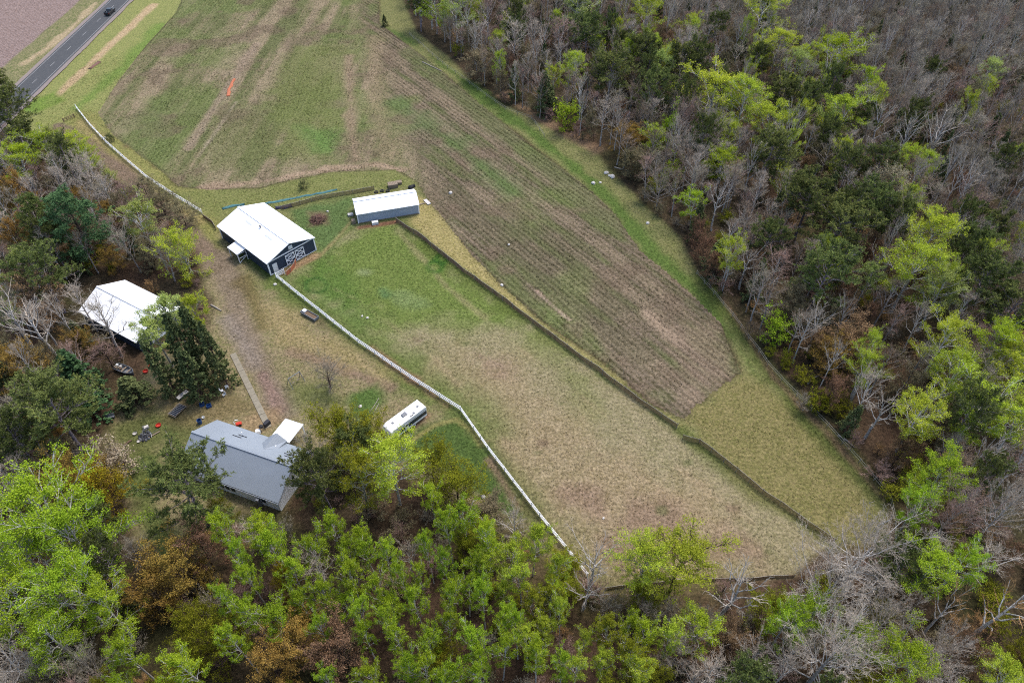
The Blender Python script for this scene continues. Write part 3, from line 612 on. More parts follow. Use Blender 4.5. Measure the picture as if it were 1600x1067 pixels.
ASP = [(350, 835, 24), (368, 872, 22), (412, 845, 30), (432, 872, 30), (392, 905, 22), (350, 950, 24), (402, 965, 26), (205, 1025, 30), (300, 1045, 34), (372, 1005, 24),
       (520, 825, 26), (490, 862, 28), (550, 905, 28), (600, 872, 23), (455, 895, 26), (512, 935, 26), (590, 930, 25), (440, 975, 34), (670, 865, 14), (660, 908, 19), (695, 885, 20), (655, 945, 23), (695, 945, 19), (730, 815, 28),
       (702, 830, 22), (765, 850, 27), (730, 920, 19), (757, 938, 22), (735, 1010, 28), (785, 1015, 25), (840, 1030, 27), (625, 1000, 25), (670, 1010, 25), (590, 1050, 26), (632, 1047, 22), (662, 1052, 24), (722, 1052, 24), (692, 1062, 22),
       (560, 960, 22), (480, 945, 22), (610, 965, 20), (500, 985, 20), (785, 965, 22), (810, 985, 20), (700, 980, 20), (575, 995, 20), (760, 1060, 22), (880, 1050, 22), (545, 865, 20), (630, 905, 18)]
STAND = []
for x, y, r in ASP: STAND.append((TT('aspen', 'green', x, y, r * .76, rng.uniform(12.5, 15.5), 'bright green aspen in the dense stand along the bottom edge', 'white', group='bright green aspens along the bottom edge'), 'tall bright green aspen', x, y))
ASY = [(800, 870, 26), (835, 850, 24), (865, 893, 20), (815, 905, 22), (762, 890, 20), (830, 945, 21), (860, 940, 21), (787, 925, 18), (850, 985, 20), (910, 1000, 16), (950, 990, 23), (985, 1020, 25), (1002, 1052, 24), (825, 1000, 18), (880, 965, 16), (900, 1045, 18), (940, 1045, 20), (1045, 1000, 24)]
for x, y, r in ASY: STAND.append((TT('aspen', 'olive' if r % 2 else 'lime', x, y, r * .9, rng.uniform(11, 14), 'yellow-green aspen below the lower end of the white fence', 'white', group='yellow-green aspens below the white fence end'), 'yellow-green aspen', x, y))
TT('birch', 'lime', 1008, 884, 40, 14, 'bright green tree at the pasture bottom, left one of the pair with dark trunks', 'grey')
TT('birch', 'lime', 1060, 882, 52, 14, 'wide bright green tree at the pasture bottom, right one of the pair', 'brown')
TT('snag', 'twig_white', 930, 880, 36, 11, 'dead white branching tree at the lower end of the white fence', 'white', var=2)
TT('snag', 'twig_white', 915, 925, 34, 8, 'low dead white tree in front of the other dead one at the fence end', 'white', var=1)
TT('snag', 'twig_white', 1145, 925, 46, 13, 'forked leafless white-barked tree right of the bright green pair', 'white', var=0)
TT('oak', 'twig_white', 1005, 965, 22, 6, 'small pale bare tree below the bright green pair')
TT('oak', 'twig_white', 1055, 1025, 32, 8, 'pale bare tree near the bottom edge below the bright green pair')
TT('oak', 'twig_grey', 1098, 985, 24, 7, 'grey bare shrubby tree right of the pale bare tree')
TT('round', 'rust', 1140, 1010, 34, 6, 'brown budding thicket tree below the forked white tree', var=2)
TT('round', 'olive', 1195, 960, 34, 7, 'olive tree between the forked white tree and the big bare crowns', var=1)
TT('oak', 'twig_white', 1345, 875, 72, 12, 'largest silvery bare crown at the lower right corner of the pasture', 'white', var=0)
TT('oak', 'twig_white', 1282, 945, 60, 12, 'silvery bare crown left below the largest bare crown', 'white', var=1)
TT('oak', 'twig_white', 1372, 980, 42, 10, 'silvery bare tree right below the largest bare crown', 'white', var=2)
TT('oak', 'twig_white', 1290, 1035, 68, 12, 'wide silvery bare crown on the bottom edge', 'white', var=3)
TT('birch', 'green', 1450, 898, 38, 13, 'bright green tree right of the largest bare crown', 'pale')
TT('birch', 'green', 1470, 755, 36, 14, 'green tree above the reddish bare tree at lower right', 'pale')
TT('birch', 'green', 1432, 800, 26, 12, 'smaller green tree at the fence corner on the right', 'pale')
TT('oak', 'twig_red', 1475, 822, 36, 11, 'reddish bare tree between the green trees at lower right', 'grey')
TT('oak', 'twig_white', 1560, 805, 36, 11, 'silvery bare tree near the right edge', 'white')
TT('birch', 'green', 1408, 1040, 42, 13, 'bright green tree on the bottom edge right of the bare crowns', 'pale')
TT('snag', 'twig_orange', 1485, 950, 28, 12, 'orange-twigged pale-trunked birch at lower right, left one', 'white', var=0)
TT('snag', 'twig_orange', 1562, 955, 46, 14, 'large orange-twigged birch with a thick white fork at the right edge', 'white', var=1)
TT('oak', 'twig_white', 1455, 1030, 32, 9, 'bare grey tree on the bottom edge below the orange birches')
TT('birch', 'lime', 1565, 1062, 36, 11, 'lime tree in the bottom right corner', 'pale')
# --- right wood, near edge
R_ = [('bush', 'green', 1212, 522, 24, 5, 'small bright green tree alone at the right fence line'),
      ('birch', 'lime', 1425, 425, 42, 17, 'tall bright lime tree in the right wood, upper of the row'), ('birch', 'lime', 1445, 380, 34, 17, 'bright lime tree behind the tall lime tree in the right wood'),
      ('birch', 'pale', 1466, 462, 30, 15, 'pale yellowish leafing tree right of the tall lime tree'), ('birch', 'lime', 1472, 540, 32, 15, 'lime tree below the pale yellowish one in the right wood'),
      ('birch', 'lime', 1492, 592, 34, 15, 'lime tree in the middle of the right-edge lime clump'), ('birch', 'green', 1545, 540, 32, 14, 'green tree with a visible pale trunk near the right edge'),
      ('birch', 'lime', 1435, 655, 34, 14, 'lime tree at the lower left of the right-edge clump'), ('birch', 'lime', 1530, 648, 44, 14, 'widest lime tree of the right-edge clump'),
      ('birch', 'lime', 1592, 590, 36, 14, 'lime tree cut by the right edge, upper one'), ('birch', 'lime', 1592, 665, 40, 13, 'lime tree cut by the right edge, lower one'),
      ('pine', 'pine', 1288, 425, 46, 16, 'broad pine with grey inner limbs behind the small bright green tree'), ('pine', 'pine', 1312, 352, 46, 16, 'dark pine above the grey-limbed broad pine'),
      ('pine', 'pine', 1355, 320, 40, 16, 'dark pine below the cream blossoming tree'), ('pine', 'pine', 1532, 440, 46, 16, 'dark pine right of the pale yellowish tree'), ('pine', 'pine', 1578, 480, 40, 15, 'dark pine at the right edge above the lime clump'),
      ('pine', 'pine', 1265, 312, 42, 16, 'dark rounded pine in the middle of the right wood'), ('bare', 'twig_red', 1213, 420, 26, 12, 'reddish bare tree at the wood edge above the small green tree'),
      ('round', 'rust', 1330, 545, 40, 7, 'rusty budding tree right of the broad pine'), ('round', 'orange', 1300, 560, 32, 6, 'orange-brown scrub tree below the broad pine'),
      ('snag', 'twig_white', 1167, 412, 24, 10, 'twisted white dead tree beside the dark conifer at the wood edge'), ('snag', 'twig_white', 1375, 645, 32, 10, 'dead branching tree by the leaning pole at the right'),
      ('spruce', 'spruce', 1122, 402, 22, 9, 'dark conifer at the wood edge left of the twisted dead tree'),
      ('aspen', 'pale', 1355, 440, 16, 12, 'thin pale leafing tree between the broad pine and the tall lime tree'),
      # upper wood edge
      ('birch', 'pale', 712, 18, 26, 16, 'pale green tree at the top, leftmost of the upper wood'), ('birch', 'lime', 680, 8, 20, 15, 'lime tree on the top edge at the corner of the wood'),
      ('bare', 'twig_white', 803, 60, 22, 17, 'silvery bare birch at the upper wood edge'), ('bare', 'twig_red', 872, 55, 22, 17, 'reddish bare birch behind the thin dark conifer'),
      ('bare', 'twig_red', 765, 25, 20, 17, 'reddish bare birch near the top edge'), ('bare', 'twig_white', 832, 60, 16, 17, 'slim white bare birch between the silvery and reddish ones'),
      ('round', 'ash', 752, 108, 28, 7, 'olive-grey scrub at the foot of the upper wood'), ('spruce', 'spruce', 803, 130, 11, 12, 'thin dark spruce at the upper wood edge, left one'), ('spruce', 'spruce', 855, 150, 16, 13, 'dark spruce at the upper wood edge, right one'),
      ('snag', 'twig_white', 845, 128, 16, 9, 'short white broken tree before the right dark spruce'), ('birch', 'lime', 895, 112, 18, 14, 'lime leafing tree behind the right dark spruce'), ('birch', 'pale', 898, 22, 30, 17, 'pale lime tree with a wide crown near the top'),
      ('pine', 'pine', 918, 55, 30, 16, 'dark pine below the wide pale lime crown'), ('pine', 'pine', 952, 112, 34, 16, 'dark pine with grey limbs at the middle of the upper wood edge'), ('birch', 'lime', 1010, 26, 24, 15, 'lime tree near the top centre'),
      ('pine', 'pine', 1000, 85, 26, 16, 'dark pine below the lime tree near the top centre'), ('pine', 'pine', 1028, 140, 32, 16, 'dark pine in the row left of the big lime tree'), ('pine', 'pine', 1065, 100, 28, 16, 'dark pine behind the big lime tree'), ('pine', 'pine', 1090, 95, 22, 16, 'dark pine right of the pine behind the big lime tree'),
      ('aspen', 'pale', 1032, 108, 17, 16, 'small pale lime crown poking between the dark pines'), ('aspen', 'lime', 980, 85, 12, 16, 'narrow lime crown left of the dark pine row'), ('birch', 'lime', 1112, 155, 44, 17, 'big pale lime tree at the centre of the upper wood'), ('birch', 'lime', 1160, 165, 32, 17, 'lime tree right of the big pale lime tree'),
      ('bush', 'green', 885, 190, 19, 6, 'small green tree at the foot of the upper wood edge'), ('bare', 'twig_white', 943, 180, 22, 13, 'white-trunked bare birch standing out of the wood edge'), ('bare', 'twig_white', 1020, 178, 18, 13, 'silvery bare tree before the dark pine row'), ('bare', 'twig_white', 1060, 182, 18, 13, 'silvery bare tree below the big lime tree'),
      ('round', 'orange', 985, 225, 28, 7, 'orange-brown scrub tree behind the white rocks'), ('round', 'ash', 1005, 262, 26, 6, 'olive-brown scrub right of the white rocks'), ('oak', 'twig_white', 1112, 218, 28, 11, 'silvery bare crown below the big lime tree'), ('oak', 'twig_red', 1070, 205, 24, 11, 'pinkish bare crown left of the silvery one'),
      ('bush', 'green', 1040, 222, 18, 8, 'green leafing tree at the wood edge right of the orange scrub'), ('bush', 'green', 1046, 280, 16, 5, 'small green tree low at the wood edge'), ('oak', 'twig_white', 1072, 250, 26, 9, 'pale bare tree between the two small green trees'), ('birch', 'green', 1128, 262, 28, 11, 'green tree right of the pale bare tree at the wood edge'),
      ('oak', 'twig_grey', 1030, 300, 22, 7, 'low grey bare tree at the wood edge'), ('snag', 'twig_white', 1122, 318, 20, 11, 'white dead tree below the green tree at the wood edge'), ('birch', 'green', 1085, 320, 20, 9, 'green tree at the wood edge left of the white dead tree'),
      # deeper
      ('birch', 'lime', 1190, 22, 32, 16, 'lime tree near the top right of centre'), ('birch', 'lime', 1215, 78, 26, 15, 'lime tree left of the brightest round tree'), ('birch', 'pale', 1240, 106, 22, 13, 'pale yellow-green tree below the lime one by the brightest tree'), ('birch', 'green', 1310, 92, 34, 16, 'brightest round green tree in the upper right wood'), ('aspen', 'green', 1352, 130, 15, 14, 'narrow green tree right of the brightest round tree'),
      ('birch', 'lime', 1320, 182, 31, 15, 'round lime tree below the brightest one'), ('round', 'pale', 1287, 208, 25, 9, 'pale yellow twiggy tree left below the round lime tree'), ('birch', 'lime', 1202, 200, 28, 15, 'lime tree left of the pale yellow twiggy tree'), ('pine', 'pine', 1225, 150, 28, 15, 'dark pine left of the round lime tree'), ('pine', 'pine', 1262, 160, 24, 15, 'dark pine between the round lime tree and another pine'), ('pine', 'pine', 1205, 240, 38, 15, 'broad dark pine below the lime tree'),
      ('pine', 'pine', 1328, 258, 26, 14, 'dark pine left of the pine under the silver birches'), ('pine', 'pine', 1376, 258, 26, 14, 'dark pine under the silver birches'), ('round', 'cream', 1380, 305, 28, 10, 'cream blossoming tree in the right wood'), ('aspen', 'lime', 1312, 322, 15, 11, 'small lime crown left of the cream tree'),
      ('snag', 'twig_white', 1375, 195, 24, 14, 'silver birch with bare fan of limbs, left of three'), ('snag', 'twig_white', 1420, 215, 24, 14, 'silver birch with bare limbs, middle of three'), ('snag', 'twig_white', 1465, 215, 30, 15, 'silver birch with bare limbs, right of three'), ('oak', 'twig_white', 1430, 165, 24, 12, 'pale bare crown above the silver birches'), ('birch', 'pale', 1540, 118, 17, 12, 'lone pale lime crown in the grey wood near the right edge'), ('round', 'ash', 1510, 170, 22, 9, 'olive-brown crown in the grey wood below the lone lime crown'),
      ('oak', 'twig_red', 1490, 350, 32, 10, 'reddish bare crown right of the cream tree'), ('snag', 'twig_white', 1500, 370, 26, 13, 'white-trunked bare birch in front of the reddish crown')]
for q in R_: TT(*q[:7])
# --- left wood
L2 = [('birch', 'green', 30, 255, 30, 12, 'bright green round tree at the left edge below the road'), ('birch', 'lime', 75, 238, 28, 12, 'lime tree right of the bright green one below the road'), ('birch', 'lime', 112, 235, 26, 11, 'lime tree beside the upper end of the white fence'), ('birch', 'lime', 135, 250, 20, 10, 'lime bush-like tree nearest the upper white fence'),
      ('round', 'ash', 255, 325, 26, 5, 'pale yellowish budding tree right of the leaning birch'), ('round', 'ash', 285, 338, 24, 4.5, 'pale yellowish budding tree by the middle of the upper fence'), ('round', 'ash', 228, 300, 22, 5, 'pale budding tree left of the yellowish pair'), ('bare', 'twig_red', 190, 305, 20, 10, 'reddish bare tree above the leaning birch'), ('bare', 'twig_red', 250, 370, 24, 7, 'reddish bare scrub tree left of the lone lime tree'),
      ('oak', 'twig_white', 140, 290, 26, 10, 'silvery bare tree right of the white pine top'), ('bare', 'twig_white', 50, 300, 20, 12, 'silvery bare tree left of the white pine top'), ('bare', 'twig_white', 92, 285, 18, 12, 'silvery bare tree above the white pine')]
for q in L2: TT(*q[:7])
# --- the rest of the woods, set out at even spacing where no tree stands yet
def inpoly(x, y, P): return sdist(np.array([x]), np.array([y]), P)[0]
CLEAR = [FIELD, PAST, YARD, NORTH, VERGE, STUB, GRASSW]
HB = [G([(270, 640), (470, 650), (480, 800), (280, 800)]), G([(110, 430), (330, 470), (300, 570), (120, 520)])]
gx = np.arange(-215, 216, 3.9); gy = np.arange(14, 300, 3.9); GXX, GYY = np.meshgrid(gx, gy)
FX = (GXX + rng.uniform(-1.5, 1.5, GXX.shape)).ravel(); FY = (GYY + rng.uniform(-1.5, 1.5, GXX.shape)).ravel()
ok = np.abs(FX) < .734 * (FY * _c + (CH - 8) * _s) + 5
ok &= ~((FX < -142) & (FY > 178)); ok &= ~((FX < -166))
for P in CLEAR: ok &= sdist(FX, FY, P) < -1.5
for P in HB: ok &= sdist(FX, FY, P) < -.5
ok &= sdist(FX, FY, G([(92, 196), (150, 235), (230, 300), (300, 365), (345, 420)]), False) > 2.5
U = np.array(used)
for i in np.where(ok)[0]:
    if (np.hypot(U[:, 0] - FX[i], U[:, 1] - FY[i]) < np.minimum(U[:, 2] * .62, 3.0) + .4).any(): ok[i] = False
FX, FY = FX[ok], FY[ok]
far = []; nbare = 0
FARLINE = G([(900, -40), (1000, 40), (1200, 60), (1380, 110), (1430, 260), (1500, 330), (1620, 420)])
cl = fbm(FX, FY, 26, 41, 2); cl2 = fbm(FX, FY, 15, 44, 2)
order = np.argsort(FY)
def pick(w): return w[int(np.searchsorted(np.cumsum([q[0] for q in w]) / sum(q[0] for q in w), rng.random()))]
WEST = G([(60, 175), (120, 170), (166, 224), (232, 281), (316, 334), (345, 400), (320, 420), (255, 385), (180, 320), (120, 275), (60, 250)])
REG = dict(
    west=[(40, 'brush', 'twig_red', 1.5, 3.5, 1.5, None), (30, 'brush', 'twig_grey', 1.5, 3.5, 1.5, None), (25, 'bush', 'ash', 1.5, 3.5, 1.6, None), (20, 'bush', 'pale', 1.5, 3.2, 1.6, None)],
    far=[(70, 'bare', 'twig_grey', 9, 13, 2.2, 'grey'), (10, 'bare', 'twig_brown', 9, 13, 2.2, 'grey'), (4, 'bare', 'twig_red', 9, 12, 2.0, 'grey'), (7, 'spruce', 'spruce', 7, 12, 1.2, None), (4, 'bare', 'twig_white', 10, 13, 2.2, 'white'), (5, 'snag', 'twig_white', 11, 14, 2.0, 'white'), (3, 'round', 'ash', 7, 9, 2.6, None)],
    right=[(6, 'pine', 'pine', 12, 16, 3.2, None), (18, 'bare', 'twig_brown', 9, 13, 2.4, 'grey'), (14, 'bare', 'twig_grey', 9, 13, 2.4, 'grey'), (9, 'bare', 'twig_red', 9, 12, 2.4, 'grey'), (14, 'bare', 'twig_white', 10, 14, 2.2, 'white'), (9, 'snag', 'twig_white', 11, 15, 2.3, 'white'), (9, 'round', 'ash', 5, 8, 2.6, None), (6, 'round', 'rust', 5, 7, 2.4, None), (8, 'birch', 'lime', 10, 14, 2.6, None), (5, 'spruce', 'spruce', 7, 12, 1.8, None)],
    left=[(18, 'bare', 'twig_grey', 9, 12, 2.4, 'grey'), (14, 'bare', 'twig_white', 9, 13, 2.3, 'white'), (12, 'bare', 'twig_red', 8, 11, 2.3, 'grey'), (6, 'pine', 'pine', 11, 15, 2.8, None), (8, 'round', 'orange', 5, 8, 2.6, None), (8, 'round', 'ash', 5, 8, 2.6, None), (8, 'spruce', 'spruce', 7, 11, 1.8, None), (6, 'aspen', 'pale', 10, 13, 2.0, None)],
    bottom=[(24, 'aspen', 'green', 9, 12, 1.5, None), (16, 'brush', 'twig_red', 3, 4.5, 1.6, None), (14, 'round', 'olive', 4.5, 7, 2.2, None), (10, 'bare', 'twig_white', 8, 11, 1.9, 'white'), (10, 'brush', 'twig_grey', 3, 4.5, 1.6, None)],
    corner=[(30, 'bare', 'twig_white', 8, 12, 2.3, 'white'), (20, 'round', 'olive', 5, 7, 2.4, None), (6, 'pine', 'pine', 11, 14, 2.8, None), (14, 'bare', 'twig_red', 8, 11, 2.3, 'grey'), (12, 'birch', 'green', 10, 13, 2.6, None), (10, 'round', 'rust', 5, 7, 2.3, None)])
WHERE = dict(far='in the grey wood filling the upper right', right='inside the mixed wood along the right side', left='in the wood along the left side', bottom='between the aspens along the bottom', corner='in the thicket of the lower right corner', west='in the scrub beside the upper white fence')
LOOK = {'twig_grey': 'grey leafless', 'twig_brown': 'brownish leafless', 'twig_red': 'reddish leafless', 'twig_white': 'silvery leafless', 'pine': 'dark green', 'spruce': 'dark narrow', 'ash': 'olive-grey budding', 'rust': 'rusty budding', 'orange': 'orange budding', 'olive': 'olive leafing', 'lime': 'lime leafing', 'green': 'small green', 'pale': 'pale leafing'}
KN = dict(bush='bush', snag='birch', bare='tree', pine='pine', spruce='spruce', round='tree', aspen='aspen', birch='birch', brush='shrub', oak='tree')
# sight lines the photo keeps open: no filler tree may stand in front of these
KEEPS = [np.array(q, float) for q in ([(60, 150), (240, 0), (600, 0), (640, 60), (330, 345), (300, 335), (225, 285), (160, 232), (118, 190)], [(124, 440), (195, 430), (282, 476), (250, 545), (205, 548), (122, 488)], [(160, 655), (200, 560), (330, 490), (380, 420), (340, 380), (310, 470), (420, 660), (300, 660), (230, 700), (270, 860), (235, 860), (205, 720)],
    [(300, 655), (345, 650), (460, 690), (440, 800), (300, 720)], [(590, 620), (670, 620), (770, 700), (840, 800), (800, 790), (700, 720), (600, 690)], [(830, 790), (940, 925), (1240, 900), (1390, 850), (1390, 780), (1100, 440), (900, 240), (700, 100), (600, 40)])]
KEEP_X = np.ones(1)
counts = {}; FILL = []
for i in order:
    x, y = FX[i], FY[i]
    if (x > 20 or (x > -60 and y > 150)) and ((x - FARLINE[:, 0]) ** 2 + (y - FARLINE[:, 1]) ** 2).min() >= 0:
        yl = np.interp(x, np.sort(FARLINE[:, 0]), FARLINE[np.argsort(FARLINE[:, 0]), 1]); reg_ = 'far' if y > yl - 4 + cl[i] * 30 else ('corner' if y < 62 and x < 75 else 'right')
    elif x > 5 and y < 70: reg_ = 'corner' if x > 22 else 'bottom'
    elif y < 62 and x > -52: reg_ = 'bottom'
    else: reg_ = 'left'
    if reg_ == 'bottom' and inpoly(x, y, G([(200, 900), (950, 960), (1200, 1000), (1200, 1200), (200, 1200)])) < -14: continue
    if reg_ == 'left' and 0 < inpoly(x, y, WEST): reg_ = 'west'
    w, kind, mat, h0, h1, r, bk = pick(REG[reg_]); H = rng.uniform(h0, h1); r = r * rng.uniform(.8, 1.25)
    if rng.random() < dict(far=.05, right=.3, left=.28, bottom=.35, corner=.25, west=.1)[reg_]: continue
    pz = ZC[kind] * H; dq = y * _c + (CH - pz) * _s; sxp = 800 + FPX * x / dq; syp = 533.5 - FPX * (y * _s + (pz - CH) * _c) / dq; rpx = r * FPX / dq
    if (KEEP_X.size and max(sdist(np.array([sxp]), np.array([syp]), P)[0] for P in KEEPS) > -rpx * .7): continue
    k = vcount.get(kind, 0)
    if kind == 'bare' and (nbare >= 235 or (reg_ == 'far' and y > 205)) or (reg_ == 'far' and y > 215 and kind != 'snag'):
        far.append((x, y, H, r, kind, mat)); continue
    if kind == 'bare': nbare += 1
    key = LOOK[mat] + ' ' + KN[kind] + ' ' + WHERE[reg_]
    counts[key] = counts.get(key, 0) + 1
    o_ = plant(kind, (x, y), H, r, mat, bk, key, LOOK[mat] + ' ' + KN[kind] + ('es ' if KN[kind][-1] == 'h' else 's ') + WHERE[reg_], cat='shrub' if kind in ('brush', 'bush') else 'tree')
    FILL.append((o_, LOOK[mat] + ' ' + KN[kind], sxp, syp))
# --- each of these trees is told apart by the nearest thing one can find in the picture
MARKS = [('the cream blossoming tree', 1380, 305), ('the brightest round green tree', 1310, 92), ('the big pale lime tree', 1112, 155), ('the three silver birches', 1420, 205), ('the lone lime crown in the grey wood', 1540, 118), ('the tall lime tree in the right wood', 1425, 425), ('the small green tree at the right fence', 1212, 522),
    ('the leaning dead trunk', 1345, 600), ('the widest lime tree at the right', 1530, 648), ('the twisted white dead tree', 1167, 412), ('the white rocks at the wood edge', 955, 275), ('the dark spruces at the upper wood edge', 830, 140), ('the top edge right of centre', 1300, 0), ('the top edge near the right corner', 1470, 0), ('the right edge near its top', 1600, 220), ('the top right corner', 1600, 0), ('the tiny lone spruce', 601, 33), ('the silvery birch at the upper wood edge', 803, 60), ('the wide pale lime crown near the top', 898, 22), ('the white-trunked birch at the wood edge', 943, 180), ('the dark pine below the lime tree', 1205, 240), ('the middle of the right edge', 1600, 520), ('the lime tree at the top centre', 1010, 26), ('the pale tree at the wood corner', 712, 18),
    ('the reddish crown by the right edge', 1490, 350), ('the largest silvery bare crown', 1345, 875), ('the thick white forked birch', 1562, 955), ('the reddish bare tree at lower right', 1475, 822), ('the bright green pair below the pasture', 1040, 882), ('the forked white-barked tree', 1145, 925), ('the lower end of the white fence', 925, 910), ('the thin-leaved birch below the camper', 612, 728),
    ('the low olive tree by the fence', 715, 775), ('the grey house roof', 370, 720), ('the large brown-orange tree', 532, 1020), ('the small orange tree among the aspens', 452, 920), ('the large orange tree at lower left', 285, 905), ('the mustard yellow tree', 165, 775), ('the green birch clump at lower left', 80, 870), ('the large pine left of the lawn', 85, 645), ('the white-limbed birches at the left', 40, 508),
    ('the white garage roof', 195, 480), ('the large layered white pine', 118, 345), ('the lone lime tree by the drive', 290, 400), ('the leaning pale birch', 205, 345), ('the bright green tree below the road', 30, 255), ('the bend of the upper fence', 200, 254), ('the bottom right corner', 1600, 1067), ('the dark rounded pine', 1265, 312), ('the pale yellow twiggy tree', 1287, 208), ('the middle of the bottom edge', 720, 1050)]
ORD = ['', 'second ', 'third ', 'fourth ', 'fifth ', 'sixth ', 'seventh ', 'eighth ', 'ninth ', 'tenth ']
bykey = {}
for o_, lk, sx_, sy_ in FILL + STAND:
    nm, mx_, my_ = min(MARKS, key=lambda q: (q[1] - sx_) ** 2 + (q[2] - sy_) ** 2); dx, dy = sx_ - mx_, sy_ - my_
    dr = ('right of' if dx > 0 else 'left of') if abs(dx) > abs(dy) else ('below' if dy > 0 else 'above')
    bykey.setdefault((lk, dr, nm), []).append((math.hypot(dx, dy), o_))
for (lk, dr, nm), q in bykey.items():
    q.sort(key=lambda e: e[0])
    for k, (d_, o_) in enumerate(q):
        if len(q) == 1: o_['label'] = lk + ' standing ' + dr + ' ' + nm
        elif k < len(ORD): o_['label'] = lk + ' ' + dr + ' ' + nm + ', ' + ORD[k] + 'nearest'
        else: o_['label'] = lk + ' ' + dr + ' ' + nm + ', number ' + str(k + 1) + ' outwards'
# ------------------------------------------------------------------ the far bare wood and the undergrowth: one mass each
def scatter(name, pts, srcs, label, cat):
    """pts rows: x, y, z, rot, scale_r, scale_h, source index; srcs: list of lists of (mesh, material)"""
    A = np.array(pts, np.float32); me = bpy.data.meshes.new(name); me.vertices.add(len(A)); me.vertices.foreach_set('co', A[:, :3].ravel())
    for nm, ty, c in (('rot', 'FLOAT', A[:, 3]), ('sr', 'FLOAT', A[:, 4]), ('sh', 'FLOAT', A[:, 5]), ('kind_index', 'INT', A[:, 6].astype(np.int32))):
        a = me.attributes.new(nm, ty, 'POINT'); a.data.foreach_set('value', np.ascontiguousarray(c))
    o = tag(link(name, me), label, cat, kind='stuff'); t = bpy.data.node_groups.new(name, 'GeometryNodeTree')
    t.interface.new_socket('Geometry', in_out='INPUT', socket_type='NodeSocketGeometry'); t.interface.new_socket('Geometry', in_out='OUTPUT', socket_type='NodeSocketGeometry')
    gi = t.nodes.new('NodeGroupInput'); go = t.nodes.new('NodeGroupOutput'); J = t.nodes.new('GeometryNodeJoinGeometry'); L = t.links.new
    def na(nm, ty):
        n = t.nodes.new('GeometryNodeInputNamedAttribute'); n.data_type = ty; n.inputs[0].default_value = nm; return n.outputs[0]
    cx = t.nodes.new('ShaderNodeCombineXYZ'); L(na('rot', 'FLOAT'), cx.inputs[2]); sc = t.nodes.new('ShaderNodeCombineXYZ'); L(na('sr', 'FLOAT'), sc.inputs[0]); L(na('sr', 'FLOAT'), sc.inputs[1]); L(na('sh', 'FLOAT'), sc.inputs[2])
    for k, src in enumerate(srcs):
        cmp_ = t.nodes.new('FunctionNodeCompare'); cmp_.data_type = 'INT'; cmp_.operation = 'EQUAL'; ia = [s for s in cmp_.inputs if s.type == 'INT']; L(na('kind_index', 'INT'), ia[0]); ia[1].default_value = k
        jj = t.nodes.new('GeometryNodeJoinGeometry')
        for so in src:
            oi = t.nodes.new('GeometryNodeObjectInfo'); oi.inputs[0].default_value = so; oi.transform_space = 'ORIGINAL'; L(oi.outputs['Geometry'], jj.inputs[0])
        ip = t.nodes.new('GeometryNodeInstanceOnPoints'); L(gi.outputs[0], ip.inputs['Points']); L(cmp_.outputs[0], ip.inputs['Selection']); L(jj.outputs[0], ip.inputs['Instance']); L(cx.outputs[0], ip.inputs['Rotation']); L(sc.outputs[0], ip.inputs['Scale'])
        L(ip.outputs[0], J.inputs[0])
    L(J.outputs[0], go.inputs[0]); md = o.modifiers.new('scatter', 'NODES'); md.node_group = t; return o
def source(kind, var, mat, bark, x, y, H, label, cat='tree'):
    """a placed tree whose own meshes also serve the mass behind it"""
    H0, r0, wood, crown = KIND[kind][var]; e = thing(NAME[kind], (x, y, ground_z(x, y) - .05), rng.uniform(0, 6), label, cat); e.scale = (H / H0,) * 3
    out = []
    for nm, me, m in (('trunk', wood, BARK[bark]), ('crown', crown, LEAF.get(mat) or BARK[mat])):
        m2 = me.copy(); m2.materials.clear(); m2.materials.append(m); out.append(link(nm, m2, e))
    return out, H0, r0
far.sort(key=lambda q: q[1])
SRC = [('bare', 0, 'twig_grey', 'grey'), ('bare', 1, 'twig_grey', 'grey'), ('bare', 2, 'twig_brown', 'grey'), ('bare', 3, 'twig_red', 'grey'), ('bare', 4, 'twig_white', 'white'), ('spruce', 1, 'spruce', 'brown'), ('round', 2, 'ash', 'brown')]
LB = ['tall grey leafless tree at the near rim of the far grey wood', 'grey leafless tree with a bent stem at the near rim of the far grey wood', 'brownish leafless tree at the near rim of the far grey wood', 'reddish leafless tree at the near rim of the far grey wood', 'white-stemmed leafless tree at the near rim of the far grey wood', 'dark narrow spruce at the near rim of the far grey wood', 'olive-brown crown at the near rim of the far grey wood']
srcs = []; base = []
for k, (kd, v, mt, bk) in enumerate(SRC):
    j = next((i for i, q in enumerate(far) if q[4] == kd and (q[5] == mt or kd != 'bare')), 0); q = far.pop(j)
    o_, H0, r0 = source(kd, v, mt, bk, q[0], q[1], q[2], LB[k]); srcs.append(o_); base.append((H0, r0))
pts = []
for x, y, H, r, kd, mt in far:
    c = [k for k, q in enumerate(SRC) if q[0] == kd and (q[2] == mt or kd != 'bare')] or [0]; k = int(rng.choice(c))
    pts.append((x, y, ground_z(x, y) - .05, rng.uniform(0, 6.28), r / base[k][1], H / base[k][0], k))
print('FAR', len(pts), 'individual', {k: vcount[k] for k in vcount})
scatter('distant_bare_woodland', pts, srcs, 'dense grey leafless wood covering the upper right corner', 'woodland')
